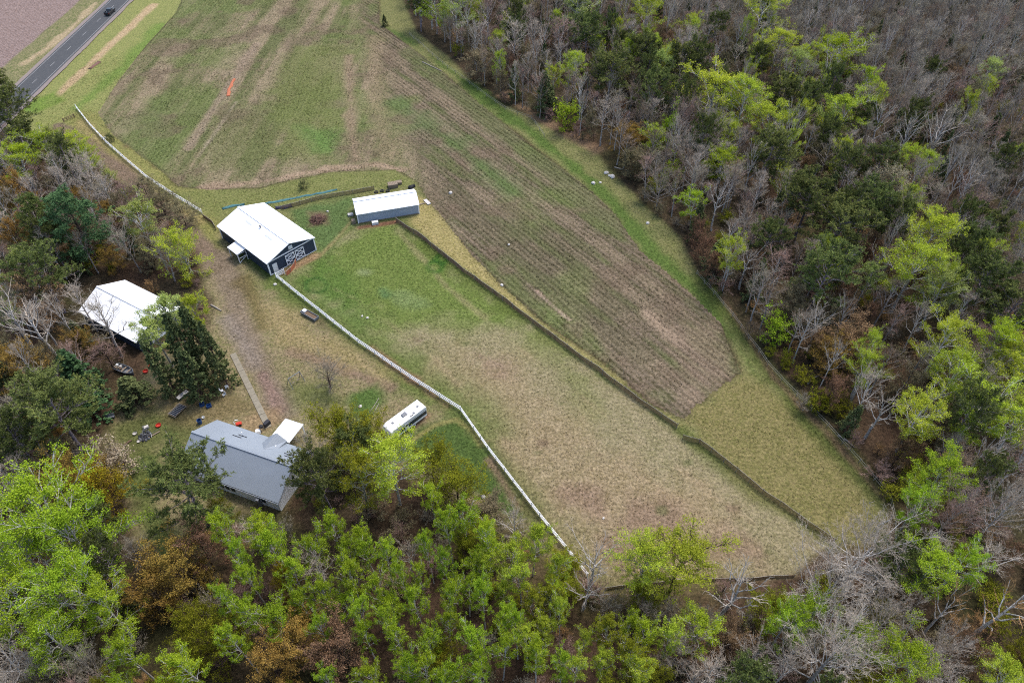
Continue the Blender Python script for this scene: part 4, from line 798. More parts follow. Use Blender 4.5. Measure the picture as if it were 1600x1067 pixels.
# undergrowth below the trees
USRC = [('brush', 0, 'twig_grey', 'brown'), ('brush', 1, 'twig_red', 'brown'), ('brush', 2, 'twig_brown', 'brown'), ('bush', 0, 'ash', 'brown'), ('bush', 1, 'olive', 'brown'), ('brush', 3, 'twig_orange', 'brown')]
UP = [at(1250, 640), at(1330, 700), at(1150, 450), at(1005, 315), at(880, 905), at(240, 460)]
UL = ['grey bare shrub at the wood edge by the right fence', 'reddish bare shrub behind the right fence below the leaning pole', 'brown bare shrub at the wood edge above the right fence', 'olive-grey leafing shrub at the wood edge right of the white rocks', 'olive leafing shrub left of the lower end of the white fence', 'orange-brown bare shrub between the garage and the lone lime tree']
srcs = []; base = []
for (kd, v, mt, bk), p, lb in zip(USRC, UP, UL):
    o_, H0, r0 = source(kd, v, mt, bk, p[0], p[1], 2.8, lb, 'shrub'); srcs.append(o_); base.append((H0, r0))
UX = rng.uniform(-205, 205, 26000); UY = rng.uniform(16, 250, 26000); ok = (np.abs(UX) < .734 * (UY * _c + CH * _s) + 4) & ~((UX < -138) & (UY > 176)) & (UX > -166)
for P in CLEAR: ok &= sdist(UX, UY, P) < -.6
for P in HB: ok &= sdist(UX, UY, P) < 0
ok &= sdist(UX, UY, G([(92, 196), (150, 235), (230, 300), (300, 365), (345, 420)]), False) > 2.6
UX, UY = UX[ok], UY[ok]; cn = fbm(UX, UY, 18, 77, 3)
pts = []
for x, y, c in zip(UX, UY, cn):
    if rng.random() > .17: continue
    k = int(np.clip(3 + c * 9 + rng.normal(0, 1.3), 0, 5)); k = (0, 2, 3, 1, 5, 4)[k]; h = rng.uniform(.9, 2.6)
    pts.append((x, y, ground_z(x, y) - .05, rng.uniform(0, 6.28), h / 3.0 * rng.uniform(.8, 1.4), h / 4.0, k))
print('UNDER', len(pts))
scatter('woodland_undergrowth', pts, srcs, 'low brown and olive undergrowth covering the floor of the woods', 'undergrowth')
# ------------------------------------------------------------------ buildings
M['white_roof'] = simple('white_metal_roof', (.80, .81, .82), .45, .03, .6, spec=.4, rib=(0, .9)); M['trim'] = simple('white_trim', (.82, .82, .82), .5, .03)
M['navy'] = simple('navy_metal_siding', lin((66, 80, 98), .62), .55, .06, .8, rib=(0, .6)); M['navyw'] = simple('navy_metal_gable', lin((66, 80, 98), .62), .55, .06, .8, rib=(1, .6))
M['bluegrey'] = simple('blue_grey_metal_siding', lin((180, 192, 206), .68), .5, .05, .8, rib=(0, .45)); M['greyroof'] = simple('grey_metal_roof', lin((156, 165, 174), .66), .42, .04, .5, spec=.45, rib=(0, .3))
M['dullroof'] = simple('dull_white_roof', (.66, .67, .66), .6, .1, 1.2, rib=(0, .6)); M['dark'] = simple('dark_gap', (.03, .03, .035), .8, .1); M['glass'] = simple('window_glass', (.03, .04, .05), .12, .05, 1, spec=.6); M['skylight'] = simple('skylight_plastic', (.60, .61, .62), .5, .1)
M['wood'] = simple('weathered_wood', lin((168, 150, 128), .6), .85, .15, 6, bump=.02); M['dirtywhite'] = simple('dirty_white', (.74, .74, .72), .6, .15, 4)
M['steel'] = simple('grey_steel', lin((150, 152, 156), .6), .4, .15, 5, metal=.4); M['black'] = simple('black_rubber', (.02, .02, .022), .7, .2)
def gable_walls(b, L, Wd, H, R, th=.15):
    """outer wall shell, gables on the +-x ends"""
    x, y = L / 2, Wd / 2
    V = [(-x, -y, -.2), (x, -y, -.2), (x, y, -.2), (-x, y, -.2), (-x, -y, H), (x, -y, H), (x, y, H), (-x, y, H), (-x, 0, R), (x, 0, R)]
    b.add(V, [(0, 1, 5, 4), (2, 3, 7, 6), (1, 2, 6, 9, 5), (3, 0, 4, 8, 7)])
def roof_slab(L, Wd, H, R, side, ov=.35, th=.14, ovl=.35):
    b = MB(); k = (R - H) / (Wd / 2); yo = Wd / 2 + ov; ze = H - k * ov + .06; zr = R + .06; x = L / 2 + ovl; s = side
    n_ = 1
    V = []
    for xx in (-x, x):
        V += [(xx, 0, zr), (xx, s * yo, ze), (xx, s * yo, ze + th), (xx, 0, zr + th)]
    F = [(0, 1, 2, 3), (7, 6, 5, 4), (0, 4, 5, 1), (1, 5, 6, 2), (2, 6, 7, 3), (3, 7, 4, 0)]
    if s > 0: F = [f[::-1] for f in F]
    return b.add(V, F)
# --- barn
L_, W_, H_, R__ = 19.6, 12.1, 3.42, 5.36
barn = thing('barn', (-56.3, 129.1, 0), radians(-42.67), 'dark blue metal barn with bright white roof and crossed white doors', 'barn')
b = MB(); gable_walls(b, L_, W_, H_, R__); wall = b.build('wall', M['navy'], barn)
rf = None
for sd in (-1, 1):
    o = roof_slab(L_, W_, H_, R__, sd).build('roof_slope', M['white_roof'], barn); rf = rf or o
b = MB(); b.beam((-L_ / 2 - .36, 0, R__ + .24), (L_ / 2 + .36, 0, R__ + .24), .5, .07); b.build('ridge_cap', M['trim'], rf)
for x in (-3.6, 4.4):
    b = MB(); b.box((x, -1.55, R__ - 1.55 * (R__ - H_) / (W_ / 2) + .225), (2.6, .45, .03), rx=math.atan((R__ - H_) / (W_ / 2))); b.build('skylight', M['skylight'], barn)
b = MB(); b.lathe((0.2, -.9, R__ - .1), [(.16, 0), (.16, .45), (.26, .5), (.05, .68)], 10); b.build('roof_vent', M['steel'], barn)
xg = L_ / 2
for x, y in ((xg, -W_ / 2), (xg, W_ / 2), (-xg, -W_ / 2), (-xg, W_ / 2)):
    b = MB(); b.box((x, y, H_ / 2 - .02), (.26, .26, H_ - .05)); b.build('corner_trim', M['trim'], barn)
b = MB(); b.box((xg + .04, 0, H_ - .02), (.12, W_ - .3, .2)); b.build('gable_band', M['trim'], barn)
b = MB(); b.box((0, -W_ / 2 - .05, H_ - .24), (L_ - .3, .1, .18)); b.build('eave_band', M['trim'], barn)
b = MB(); b.box((xg + .04, 0, .06), (.1, W_ - .3, .16)); b.build('base_trim', M['trim'], barn)
for yc in (-.62, 1.92):
    dw, dh = 2.3, 2.75; d = MB(); d.box((xg + .10, yc, dh / 2 + .15), (.08, dw, dh)); do = d.build('sliding_door', M['navyw'], barn); x = xg + .17
    for a, c in (((yc - dw / 2 + .08, .15), (yc - dw / 2 + .08, .15 + dh)), ((yc + dw / 2 - .08, .15), (yc + dw / 2 - .08, .15 + dh))):
        q = MB(); q.beam((x, a[0], a[1]), (x, c[0], c[1]), .17, .06); q.build('door_stile', M['trim'], do)
    for z in (.23, .15 + dh / 2, .07 + dh):
        q = MB(); q.beam((x + .004, yc - dw / 2 + .16, z), (x + .004, yc + dw / 2 - .16, z), .06, .16); q.build('door_rail', M['trim'], do)
    for z0, z1 in ((.31, .07 + dh / 2), (.23 + dh / 2, dh - .01)):
        for y0, y1, e in ((-1, 1, 0), (1, -1, .012)):
            q = MB(); q.beam((x + .01 + e, yc + y0 * (dw / 2 - .2), z0), (x + .01 + e, yc + y1 * (dw / 2 - .2), z1), .05, .13); q.build('door_brace', M['trim'], do)
b = MB(); b.box((xg + .08, -4.6, 1.25), (.1, 1.15, 2.35)); do = b.build('entry_door', M['dirtywhite'], barn)
q = MB(); q.box((xg + .15, -4.2, 1.15), (.05, .1, .1)); q.build('handle', M['steel'], do)
b = MB(); b.box((xg + .07, .1, 4.25), (.08, .95, .9)); wo = b.build('gable_window', M['trim'], barn); q = MB(); q.box((xg + .125, .1, 4.25), (.04, .72, .68)); q.build('pane', M['skylight'], wo)
# lean-to porch on the long side
px_ = -.6
b = MB(); b.add([(px_ - 2, -W_ / 2 - .05, 2.95), (px_ + 2, -W_ / 2 - .05, 2.95), (px_ + 2, -W_ / 2 - 2.5, 2.55), (px_ - 2, -W_ / 2 - 2.5, 2.55), (px_ - 2, -W_ / 2 - .05, 3.03), (px_ + 2, -W_ / 2 - .05, 3.03), (px_ + 2, -W_ / 2 - 2.5, 2.63), (px_ - 2, -W_ / 2 - 2.5, 2.63)],
    [(0, 1, 2, 3), (7, 6, 5, 4), (0, 4, 5, 1), (1, 5, 6, 2), (2, 6, 7, 3), (3, 7, 4, 0)]); po = b.build('porch_roof', M['white_roof'], barn)
for x, y in ((px_ - 1.85, -W_ / 2 - 2.35), (px_ + 1.85, -W_ / 2 - 2.35), (px_ + 1.85, -W_ / 2 - .3)):
    q = MB(); q.box((x, y, 1.28), (.16, .16, 2.56)); q.build('porch_post', M['trim'], po)
for a, c in (((1.85, -2.35, .2), (1.85, -.35, 1.2)), ((1.85, -2.35, 1.3), (1.85, -.35, 1.3)), ((1.85, -2.35, 2.4), (1.85, -.35, 2.4)), ((-1.7, -2.35, 2.42), (1.7, -2.35, 2.42))):
    q = MB(); q.beam((px_ + a[0], -W_ / 2 + a[1], a[2]), (px_ + c[0], -W_ / 2 + c[1], c[2]), .1, .1); q.build('porch_brace', M['trim'], po)
# --- long shed
L_, W_, H_, R__ = 14.7, 6.4, 2.7, 4.1
shed = thing('long_shed', (-30.58, 142.16, 0), radians(16.22), 'long shed with white roof and pale blue-grey wall beside the crop field', 'shed')
b = MB(); gable_walls(b, L_, W_, H_, R__); b.build('wall', M['bluegrey'], shed)
for sd in (-1, 1): roof_slab(L_, W_, H_, R__, sd, .3, .12, .25).build('roof_slope', M['white_roof'], shed)
b = MB(); b.beam((-L_ / 2 - .26, 0, R__ + .21), (L_ / 2 + .26, 0, R__ + .21), .45, .06); b.build('ridge_cap', M['trim'], shed)
for x in (-L_ / 2, L_ / 2):
    for y in (-W_ / 2, W_ / 2): b = MB(); b.box((x, y, H_ / 2 - .05), (.24, .24, H_ - .1)); b.build('corner_trim', M['trim'], shed)
b = MB(); b.box((0, -W_ / 2 - .03, .1), (L_ - .3, .08, .2)); b.build('base_trim', M['wood'], shed)
b = MB(); b.box((-L_ / 2 - .04, .3, 1.3), (.1, 2.6, 2.5)); b.build('end_opening', M['dark'], shed)
# --- house
L_, W_, H_, R__ = 18.9, 10.1, 2.75, 5.75
house = thing('house', (-44.4, 67.3, 0), radians(-20.64), 'low white house with blue-grey metal roof behind the dark pines', 'house')
b = MB(); gable_walls(b, L_, W_, H_, R__); b.build('wall', M['trim'], house)
sl = []
for sd in (-1, 1): sl.append(roof_slab(L_, W_, H_, R__, sd, .18, .14, .35).build('roof_slope', M['greyroof'], house))
b = MB(); b.beam((-L_ / 2 - .36, 0, R__ + .23), (L_ / 2 + .36, 0, R__ + .23), .4, .06); b.build('ridge_cap', M['greyroof'], house)
sg = (R__ - H_) / (W_ / 2)
def on_far(x, y): return (x, y, R__ - y * sg + .22)
for x, y in ((-3.2, 2.6), (-2.6, 3.2), (7.6, 1.9), (7.1, 2.5), (9.0, .9)):
    z = on_far(x, y)[2]; b = MB(); b.box((x, y, z + .02), (1.7, .12, .09), rx=-math.atan(sg)); b.build('snow_guard', M['dark'], sl[1])
b = MB(); b.tube([(-2.6, 3.3, 3.4), (-2.6, 3.3, 5.0)], .09, 8); b.build('flue_pipe', M['trim'], house); b = MB(); b.tube([(3.9, 3.4, 3.4), (3.9, 3.4, 4.2)], .1, 8); b.build('vent_pipe', M['trim'], house)
for k in range(5):
    x = -2.6 + k * 1.1 if k < 4 else 6.6; b = MB(); wd_, hh = (.75, 1.1) if k < 4 else (.8, .9); b.box((x, -W_ / 2 - .03, 1.55), (wd_ + .14, .08, hh + .14)); wo = b.build('window_frame', M['trim'], house)
    for j in (-1, 1): q = MB(); q.box((x, -W_ / 2 - .085, 1.55 + j * hh / 4), (wd_, .04, hh / 2 - .06)); q.build('pane', M['glass'], wo)
b = MB(); b.box((0, -W_ / 2 - .24, H_ - .16), (L_ + .5, .08, .1)); b.build('gutter', M['trim'], house)
b = MB(); b.box((5.9, -W_ / 2 - .5, 1.2), (.5, .5, 2.2)); b.build('meter_box', M['steel'], house)
# cross gable and entry roof at the back
b = MB(); x0 = 2.9
b.add([(x0 - 1.6, 3.2, R__ - 3.2 * sg + .2), (x0, 1.7, R__ - 1.7 * sg + .22), (x0 + 1.6, 3.2, R__ - 3.2 * sg + .2), (x0 - 1.6, 5.4, 3.3), (x0, 5.4, 4.75), (x0 + 1.6, 5.4, 3.3), (x0 - 1.6, 5.4, 2.9), (x0 + 1.6, 5.4, 2.9), (x0 - 1.6, 4.8, 2.9), (x0 + 1.6, 4.8, 2.9)],
    [(0, 3, 4, 1), (1, 4, 5, 2), (3, 6, 7, 5, 4), (0, 8, 6, 3), (2, 5, 7, 9)]); b.build('cross_gable', M['greyroof'], house)
b = MB(); b.box((x0 + .1, 7.6, 2.75), (3.7, 4.4, .1), rx=-.05); po = b.build('porch_roof', M['dullroof'], house)
for x in (-1.6, 1.7): q = MB(); q.box((x0 + x, 9.6, 1.3), (.14, .14, 2.6)); q.build('porch_post', M['trim'], po)
# --- garage
L_, W_, H_, R__ = 16.9, 10.6, 3.0, 5.35
gar = thing('garage', (-77.6, 103.6, 0), radians(-30.3), 'dark-walled garage with white roof half hidden by spruces', 'garage')
b = MB(); gable_walls(b, L_, W_, H_, R__); b.build('wall', M['navy'], gar)
for sd in (-1, 1): roof_slab(L_, W_, H_, R__, sd, .4, .12, .3).build('roof_slope', M['white_roof'], gar)
b = MB(); b.beam((-L_ / 2 - .3, 0, R__ + .2), (L_ / 2 + .3, 0, R__ + .2), .42, .06); b.build('ridge_cap', M['skylight'], gar)
b = MB(); b.box((L_ / 2 + .05, -1, 1.35), (.1, 3.4, 2.5)); b.build('overhead_door', M['trim'], gar)
b = MB(); b.box((-2, -W_ / 2 - .04, 1.5), (1.2, .08, .9)); wo = b.build('window_frame', M['trim'], gar); q = MB(); q.box((-2, -W_ / 2 - .1, 1.5), (1.0, .04, .7)); q.build('pane', M['glass'], wo)
# ------------------------------------------------------------------ fences
UNIT = MB().box((0, 0, 0), (1, 1, 1)).mesh('unit', M['trim'])
def piece(name, me, parent, a, c, w, h):
    """straight bar between two points, sharing one mesh"""
    a = np.array(a, float); c = np.array(c, float); d = c - a; o = link(name, me, parent); o.location = (a + c) / 2
    o.scale = (np.linalg.norm(d), w, h); o.rotation_euler = (0, -math.atan2(d[2], math.hypot(d[0], d[1])), math.atan2(d[1], d[0])); return o
def along(P, step):
    P = np.asarray(P); out = []
    for i in range(len(P) - 1):
        n = max(1, int(round(np.linalg.norm(P[i + 1] - P[i]) / step)))
        for k in range(n): out.append(P[i] + (P[i + 1] - P[i]) * k / n)
    out.append(P[-1]); return np.array(out)
def rail_fence(px, label, step=2.5, h=1.35):
    P = along(G(px), step); f = thing('rail_fence', (P[0][0], P[0][1], 0), 0, label, 'fence', 'white rail fences'); o0 = np.array([P[0][0], P[0][1], 0])
    Z = [ground_z(*p) + rng.normal(0, .02) for p in P]; jog = rng.normal(0, .012, (len(P), 2))
    Q = [np.array([p[0] + j[0], p[1] + j[1], z]) - o0 for p, j, z in zip(P, jog, Z)]
    for q in Q: o = piece('post', UNIT, f, q + [0, 0, -.2], q + [0, 0, h], .13, .13)
    for i in range(len(Q) - 1):
        for hh in (.36, .78, 1.2): piece('rail', UNIT, f, Q[i] + [0, 0, hh], Q[i + 1] + [0, 0, hh], .06, .19)
    return f
rail_fence([(432, 434), (465, 461), (560, 536), (640, 591), (720, 642), (762, 702), (830, 790), (884, 858), (918, 901)], 'long white three-rail fence running from the barn down past the camper')
rail_fence([(445, 428), (432, 434)], 'short white rail fence stub beside the barn entry door')
rail_fence([(120, 170), (140, 196), (166, 224), (200, 254), (232, 281), (275, 309), (316, 334)], 'white rail fence curving from the road verge towards the barn')
M['slat'] = simple('weathered_slats', lin((176, 144, 116), .62), .9, .2, 8, col2=lin((124, 98, 76), .62)); M['post'] = simple('grey_post', lin((196, 186, 168), .6), .8, .2, 5); M['wire'] = simple('galvanised_wire', lin((214, 206, 190), .7), .5, .1)
M['orange'] = simple('orange_mesh', lin((222, 132, 92), .6), .8, .2, 3)
POSTM = MB().box((0, 0, 0), (1, 1, 1)).mesh('post', M['post'])
def slat_fence(px, label, h=1.25, mat=None, wob=.18, seed=1, gap=.11, wd=.075, world=None):
    P = np.asarray(world) if world is not None else G(px); P = along(P, 3.0); f = thing('slat_fence', (P[0][0], P[0][1], 0), 0, label, 'fence'); o0 = np.array([P[0][0], P[0][1], 0]); g = np.random.default_rng(seed)
    D = along(P, gap); s = np.arange(len(D)) * gap; off = fbm(s, s * 0, 5, seed) * wob * 3; T_ = np.gradient(D, axis=0); T_ /= np.linalg.norm(T_, axis=1, keepdims=True); Nn = np.stack([-T_[:, 1], T_[:, 0]], 1)
    lean = fbm(s, s * 0 + 9, 4, seed + 4) * .5; hh = h * (1 + fbm(s, s * 0 + 4, 6, seed + 2) * .35); b = MB(); top = []
    for k in range(len(D)):
        c = D[k] + Nn[k] * off[k] - o0[:2]; z = ground_z(*D[k]); t3 = np.array([*T_[k], 0]) * wd / 2; n3 = np.array([*Nn[k], 0]) * .012; a = np.array([*c, z - .05]); e = a + np.array([*(Nn[k] * lean[k] * .6), hh[k] + g.normal(0, .015)])
        b.add([a - t3 - n3, a + t3 - n3, a + t3 + n3, a - t3 + n3, e - t3 - n3, e + t3 - n3, e + t3 + n3, e - t3 + n3], [(4, 5, 6, 7), (0, 1, 5, 4), (1, 2, 6, 5), (2, 3, 7, 6), (3, 0, 4, 7)])
        if k % 9 == 0: top.append(e)
    o = b.build('slats', mat or M['slat'], f); o['kind'] = 'stuff'
    b = MB(); b.tube([q + [0, 0, .03] for q in top], .028, 4); b.build('top_wire', M['wire'], f)
    for i, p in enumerate(P):
        q = np.array([p[0], p[1], ground_z(*p)]) - o0; piece('post', POSTM, f, q + [0, 0, -.1], q + [g.normal(0, .05), g.normal(0, .05), h + .22], .07, .07)
    return f
slat_fence([(619, 347), (660, 375), (700, 407), (770, 459), (850, 518), (905, 559), (960, 600), (1010, 636), (1057, 669)], 'sagging brown slat fence running from the long shed between pasture and crop field', seed=3)
slat_fence([(1066, 686), (1080, 690), (1092, 692), (1130, 722), (1190, 771), (1245, 808), (1302, 848)], 'lower brown slat fence ending at the silvery bare crowns', seed=5)
slat_fence([(440, 328), (470, 320), (505, 311), (552, 303), (585, 297)], 'brown slat fence between the barn and the long shed', h=1.1, seed=8)
slat_fence([(318, 340), (325, 345), (333, 352), (338, 360)], 'short reddish slat fence at the left corner of the barn', h=1.1, seed=9)
slat_fence([(448, 431), (455, 425), (461, 417), (463, 410)], 'sagging orange mesh fence in front of the barn doors', h=1.1, mat=M['orange'], seed=11, gap=.07, wd=.06)
slat_fence([(946, 921), (1000, 914), (1060, 909), (1110, 905), (1175, 905), (1240, 901)], 'low dark slat fence along the bottom of the pasture', h=.7, seed=13)
def wire_fence(px, label, step=4.0, h=1.2, wires=(.6, 1.1), rad=.02):
    P = along(G(px), step); f = thing('wire_fence', (P[0][0], P[0][1], 0), 0, label, 'fence'); o0 = np.array([P[0][0], P[0][1], 0]); Q = [np.array([p[0] + rng.normal(0, .1), p[1] + rng.normal(0, .1), ground_z(*p)]) - o0 for p in P]
    for q in Q: piece('post', POSTM, f, q + [0, 0, -.1], q + [rng.normal(0, .06), rng.normal(0, .06), h], .09, .09)
    for w in wires: b = MB(); b.tube([q + [0, 0, w] for q in Q], rad, 4); b.build('wire', M['wire'], f)
    return f
wire_fence([(640, 55), (668, 82), (700, 108), (735, 132), (760, 152), (790, 172), (830, 187), (850, 215)], 'thin wire fence along the upper wood edge beside the crop field')
wire_fence([(1088, 428), (1130, 478), (1170, 530), (1200, 571), (1245, 620), (1290, 666), (1340, 722), (1390, 780), (1398, 820), (1396, 850)], 'thin pale wire fence along the right wood edge')
# ------------------------------------------------------------------ vehicles
M['paintblack'] = simple('black_paint', (.012, .012, .014), .25, .1, spec=.6); M['rv'] = simple('camper_white', (.78, .78, .77), .35, .04, 1.5); M['rvdark'] = simple('camper_dark_band', lin((62, 76, 84), .6), .35, .1, 2)
M['redlamp'] = simple('red_lamp', (.35, .02, .02), .3)
p = at(173.7, 18.8, .8); truck = thing('pickup_truck', (-148.2, p[1], .22), pi / 2, 'black pickup truck driving on the road at the top left', 'truck')
b = MB(); b.prism([(-2.8, .45), (2.75, .45), (2.8, .95), (1.5, 1.08), (-2.8, 1.08)], -.95, .95); b.build('body', M['paintblack'], truck, .06)
b = MB(); b.prism([(-.75, 1.08), (1.45, 1.08), (.75, 1.75), (-.5, 1.78)], -.82, .82); c_ = b.build('cab', M['paintblack'], truck, .05)
b = MB(); b.prism([(1.2, 1.17), (1.36, 1.17), (.82, 1.68), (.70, 1.68)], -.72, .72); b.build('windscreen', M['glass'], c_)
for y in (-.835, .835): b = MB(); b.prism([(-.6, 1.16), (1.15, 1.16), (.68, 1.66), (-.45, 1.68)], y - .01, y + .01); b.build('side_window', M['glass'], c_)
for y in (-.88, .88): b = MB(); b.box((-1.8, y, 1.2), (1.95, .1, .26)); b.build('bed_side', M['paintblack'], truck)
b = MB(); b.box((-2.75, 0, 1.2), (.08, 1.66, .26)); b.build('tailgate', M['paintblack'], truck)
for x in (-1.8, 1.8):
    for y in (-.9, .9):
        b = MB(); b.tube([(x, y - .12, .36), (x, y + .12, .36)], .37, 14); w_ = b.build('wheel', M['black'], truck); q = MB(); q.tube([(x, y - .13, .36), (x, y + .13, .36)], .2, 10); q.build('rim', M['steel'], w_)
for y in (-.7, .7):
    b = MB(); b.box((2.8, y, .8), (.06, .35, .16)); b.build('headlight', M['skylight'], truck); b = MB(); b.box((-2.82, y * 1.2, .95), (.05, .14, .3)); b.build('tail_light', M['redlamp'], truck)
camper = thing('travel_trailer', (-19.0, 76.4, 0), radians(46), 'white camper trailer with a dark band along its side by the white fence', 'camper')
prof = [(-4.15, .95), (-3.75, .55), (4.0, .55), (4.1, .8), (4.1, 2.85), (3.95, 3.0), (-3.1, 3.0), (-3.8, 2.7), (-4.15, 2.1)]
b = MB(); b.prism(prof, -1.22, 1.22); b.build('body', M['rv'], camper, .09)
b = MB(); b.prism([(-3.9, 1.15), (4.0, 1.15), (4.0, 2.05), (-3.9, 2.05)], -1.245, -1.215); b.build('side_band', M['rvdark'], camper)
b = MB(); b.box((.2, -1.235, 2.35), (7.6, .03, .05)); b.build('trim_strip', M['steel'], camper)
for x, w in ((-2.7, 1.1), (1.6, 1.3), (3.2, .7)): b = MB(); b.box((x, -1.255, 1.75), (w, .03, .55)); b.build('window', M['glass'], camper)
b = MB(); b.box((-.6, -1.26, 1.5), (.75, .04, 1.7)); d_ = b.build('door', M['rv'], camper); q = MB(); q.box((-.6, -1.285, 1.95), (.45, .02, .5)); q.build('pane', M['glass'], d_)
b = MB(); b.box((.15, .15, 3.11), (1.0, .75, .24)); b.build('air_conditioner', M['steel'], camper, .05)
for x, y in ((-2.4, .2), (3.0, -.1), (1.6, -.75)): b = MB(); b.box((x, y, 3.05), (.38, .34, .12)); b.build('roof_vent', M['steel'], camper)
b = MB(); b.box((.9, -.95, 3.04), (.75, .14, .1)); b.build('awning_bracket', M['dark'], camper)
for x in (.3, 1.2):
    for y in (-1.1, 1.1):
        b = MB(); b.tube([(x, y - .12, .36), (x, y + .12, .36)], .36, 14); w_ = b.build('wheel', M['black'], camper); q = MB(); q.tube([(x, y - .13, .36), (x, y + .13, .36)], .18, 10); q.build('rim', M['trim'], w_)
b = MB(); b.beam((-4.0, .5, .55), (-5.2, 0, .5), .1, .12); b.beam((-4.0, -.5, .55), (-5.2, 0, .5), .1, .12); b.build('hitch', M['black'], camper); b = MB(); b.lathe((-4.45, 0, .55), [(.18, 0), (.2, .35), (.1, .55)], 10); b.build('gas_bottle', M['trim'], camper)
b = MB(); b.tube([(-5.0, 0, 0), (-5.0, 0, .55)], .05, 6); b.build('jack', M['steel'], camper)
# ------------------------------------------------------------------ yard and field objects
M['teal'] = simple('teal_netting', lin((92, 146, 148), .56), .8, .2, 2, bump=.05); M['red'] = simple('red_plastic', lin((214, 66, 46), .7), .45, .1, 4); M['blue'] = simple('blue_plastic', lin((52, 92, 150), .7), .45, .12, 4)
M['concrete'] = simple('pale_concrete', lin((176, 166, 144), .54), .9, .12, 2, bump=.02); M['stone'] = simple('pale_stone', lin((222, 216, 208), .7), .9, .12, 4); M['brushwood'] = simple('brown_brushwood', lin((150, 112, 98), .6), .9, .2, 4); M['log'] = simple('pale_log', lin((196, 184, 168), .62), .9, .2, 5)
M['soilbox'] = simple('trough_fill', lin((140, 116, 92), .6), .95, .2, 6); M['alu'] = simple('dull_aluminium', lin((164, 168, 174), .6), .4, .15, 4, metal=.3)
def gp(x, y): p = at(x, y); return (p[0], p[1], ground_z(p[0], p[1]))
def yaw(a, c): p = G([a, c]); d = p[1] - p[0]; return math.atan2(d[1], d[0]), float(np.linalg.norm(d))
# concrete walk: slabs in a row
A_, C_ = G([(364, 553), (420, 668)]); n = 12; walk = thing('concrete_walk', (0, 0, 0), 0, 'straight pale concrete walk leading from the drive to the house', 'path'); d_ = (C_ - A_) / n; an = math.atan2(d_[1], d_[0]); ln = np.linalg.norm(d_)
for k in range(n): q = A_ + d_ * (k + .5); b = MB(); b.box((q[0], q[1], .06 + rng.normal(0, .012)), (ln - .05, 1.1, .16), an + rng.normal(0, .006)); b.build('slab', M['concrete'], walk)
# feed trough
an, ln = yaw((472, 487), (497, 501)); p = gp(484.5, 494.5); tr = thing('feed_trough', p, an, 'long grey feed trough on the grass beside the white fence', 'trough')
for y in (-.6, .6): b = MB(); b.box((0, y, .5), (4.2, .08, .6)); b.build('side_board', M['alu'], tr)
for x in (-2.06, 2.06): b = MB(); b.box((x, 0, .5), (.08, 1.12, .6)); b.build('end_board', M['alu'], tr)
b = MB(); b.box((0, 0, .42), (4.0, 1.1, .3)); b.build('fill', M['soilbox'], tr)
for x in (-1.6, 1.6):
    for y in (-.5, .5): b = MB(); b.box((x, y, .1), (.12, .1, .3)); b.build('leg', M['wood'], tr)
b = MB(); b.box((-1.55, .1, .75), (.8, .8, .35)); b.build('salt_block', M['dirtywhite'], tr, .05)
# swing frame
an, ln = yaw((455, 586), (466, 579)); p = gp(463, 598); sw = thing('swing_frame', p, an, 'pale metal swing frame standing on the lawn beside a bare tree', 'swing'); h = 2.2
b = MB(); b.tube([(-1.3, 0, h), (1.3, 0, h)], .07, 6); b.build('top_bar', M['alu'], sw)
for x in (-1.25, 1.25):
    for y in (-.95, .95): b = MB(); b.tube([(x * 1.08, y, 0), (x, 0, h)], .06, 6); b.build('leg', M['alu'], sw)
for x in (-.5, .5):
    b = MB(); b.box((x, 0, .55), (.5, .24, .05)); s_ = b.build('seat', M['wood'], sw)
    for k in (-.22, .22): q = MB(); q.tube([(x + k, 0, .57), (x + k, 0, h)], .018, 4); q.build('rope', M['wire'], s_)
# brush pile
p = gp(497, 344); bp = thing('brush_pile', p, 0, 'heap of brown branches in the corral between barn and shed', 'brush pile'); g = np.random.default_rng(5)
for nm, cnt, rad, m_ in (('branches', 170, .05, M['brushwood']), ('cut_logs', 40, .11, M['soilbox'])):
    b = MB()
    for k in range(cnt):
        a = g.uniform(0, 6.28); r_ = g.uniform(0, 1.9) ** 1; c = np.array([r_ * cos(a), r_ * sin(a), max(.1, 1.0 - r_ * .45) * g.uniform(.2, 1)]); d = g.normal(0, 1, 3); d[2] *= .3; d /= np.linalg.norm(d); l_ = g.uniform(.5, 1.1)
        b.tube([c - d * l_, c + d * l_ * .2 + g.normal(0, .08, 3), c + d * l_], [rad, rad * .8, rad * .4], 5)
    o = b.build(nm, m_, bp); o['kind'] = 'stuff'
# teal netting rolls
def roll(px, label, w, h, mat, name, cat):
    P = along(G(px), 1.0); o0 = np.array([P[0][0], P[0][1], 0]); b = MB(); pts = [np.array([q[0], q[1], h * .25 + ground_z(*q)]) - o0 + [rng.normal(0, .08), rng.normal(0, .08), 0] for q in P]
    n = 7; V = []; T_ = np.gradient(np.array(pts), axis=0)
    for i, q in enumerate(pts):
        t = T_[i] / (np.linalg.norm(T_[i]) + 1e-9); nn = np.array([-t[1], t[0], 0]); ww = w * rng.uniform(.75, 1.2)
        V += [q + nn * ww / 2 * cos(pi * k / (n - 1)) + np.array([0, 0, h * sin(pi * k / (n - 1)) * rng.uniform(.6, 1.3) - h * .2]) for k in range(n)]
    F = [(i * n + k, (i + 1) * n + k, (i + 1) * n + k + 1, i * n + k + 1) for i in range(len(pts) - 1) for k in range(n - 1)]
    F += [tuple(range(n)), tuple((len(pts) - 1) * n + k for k in range(n))][:2]
    b.add(V, F); o = b.build(name, mat, None, smooth=True); o.location = o0; return tag(o, label, cat)
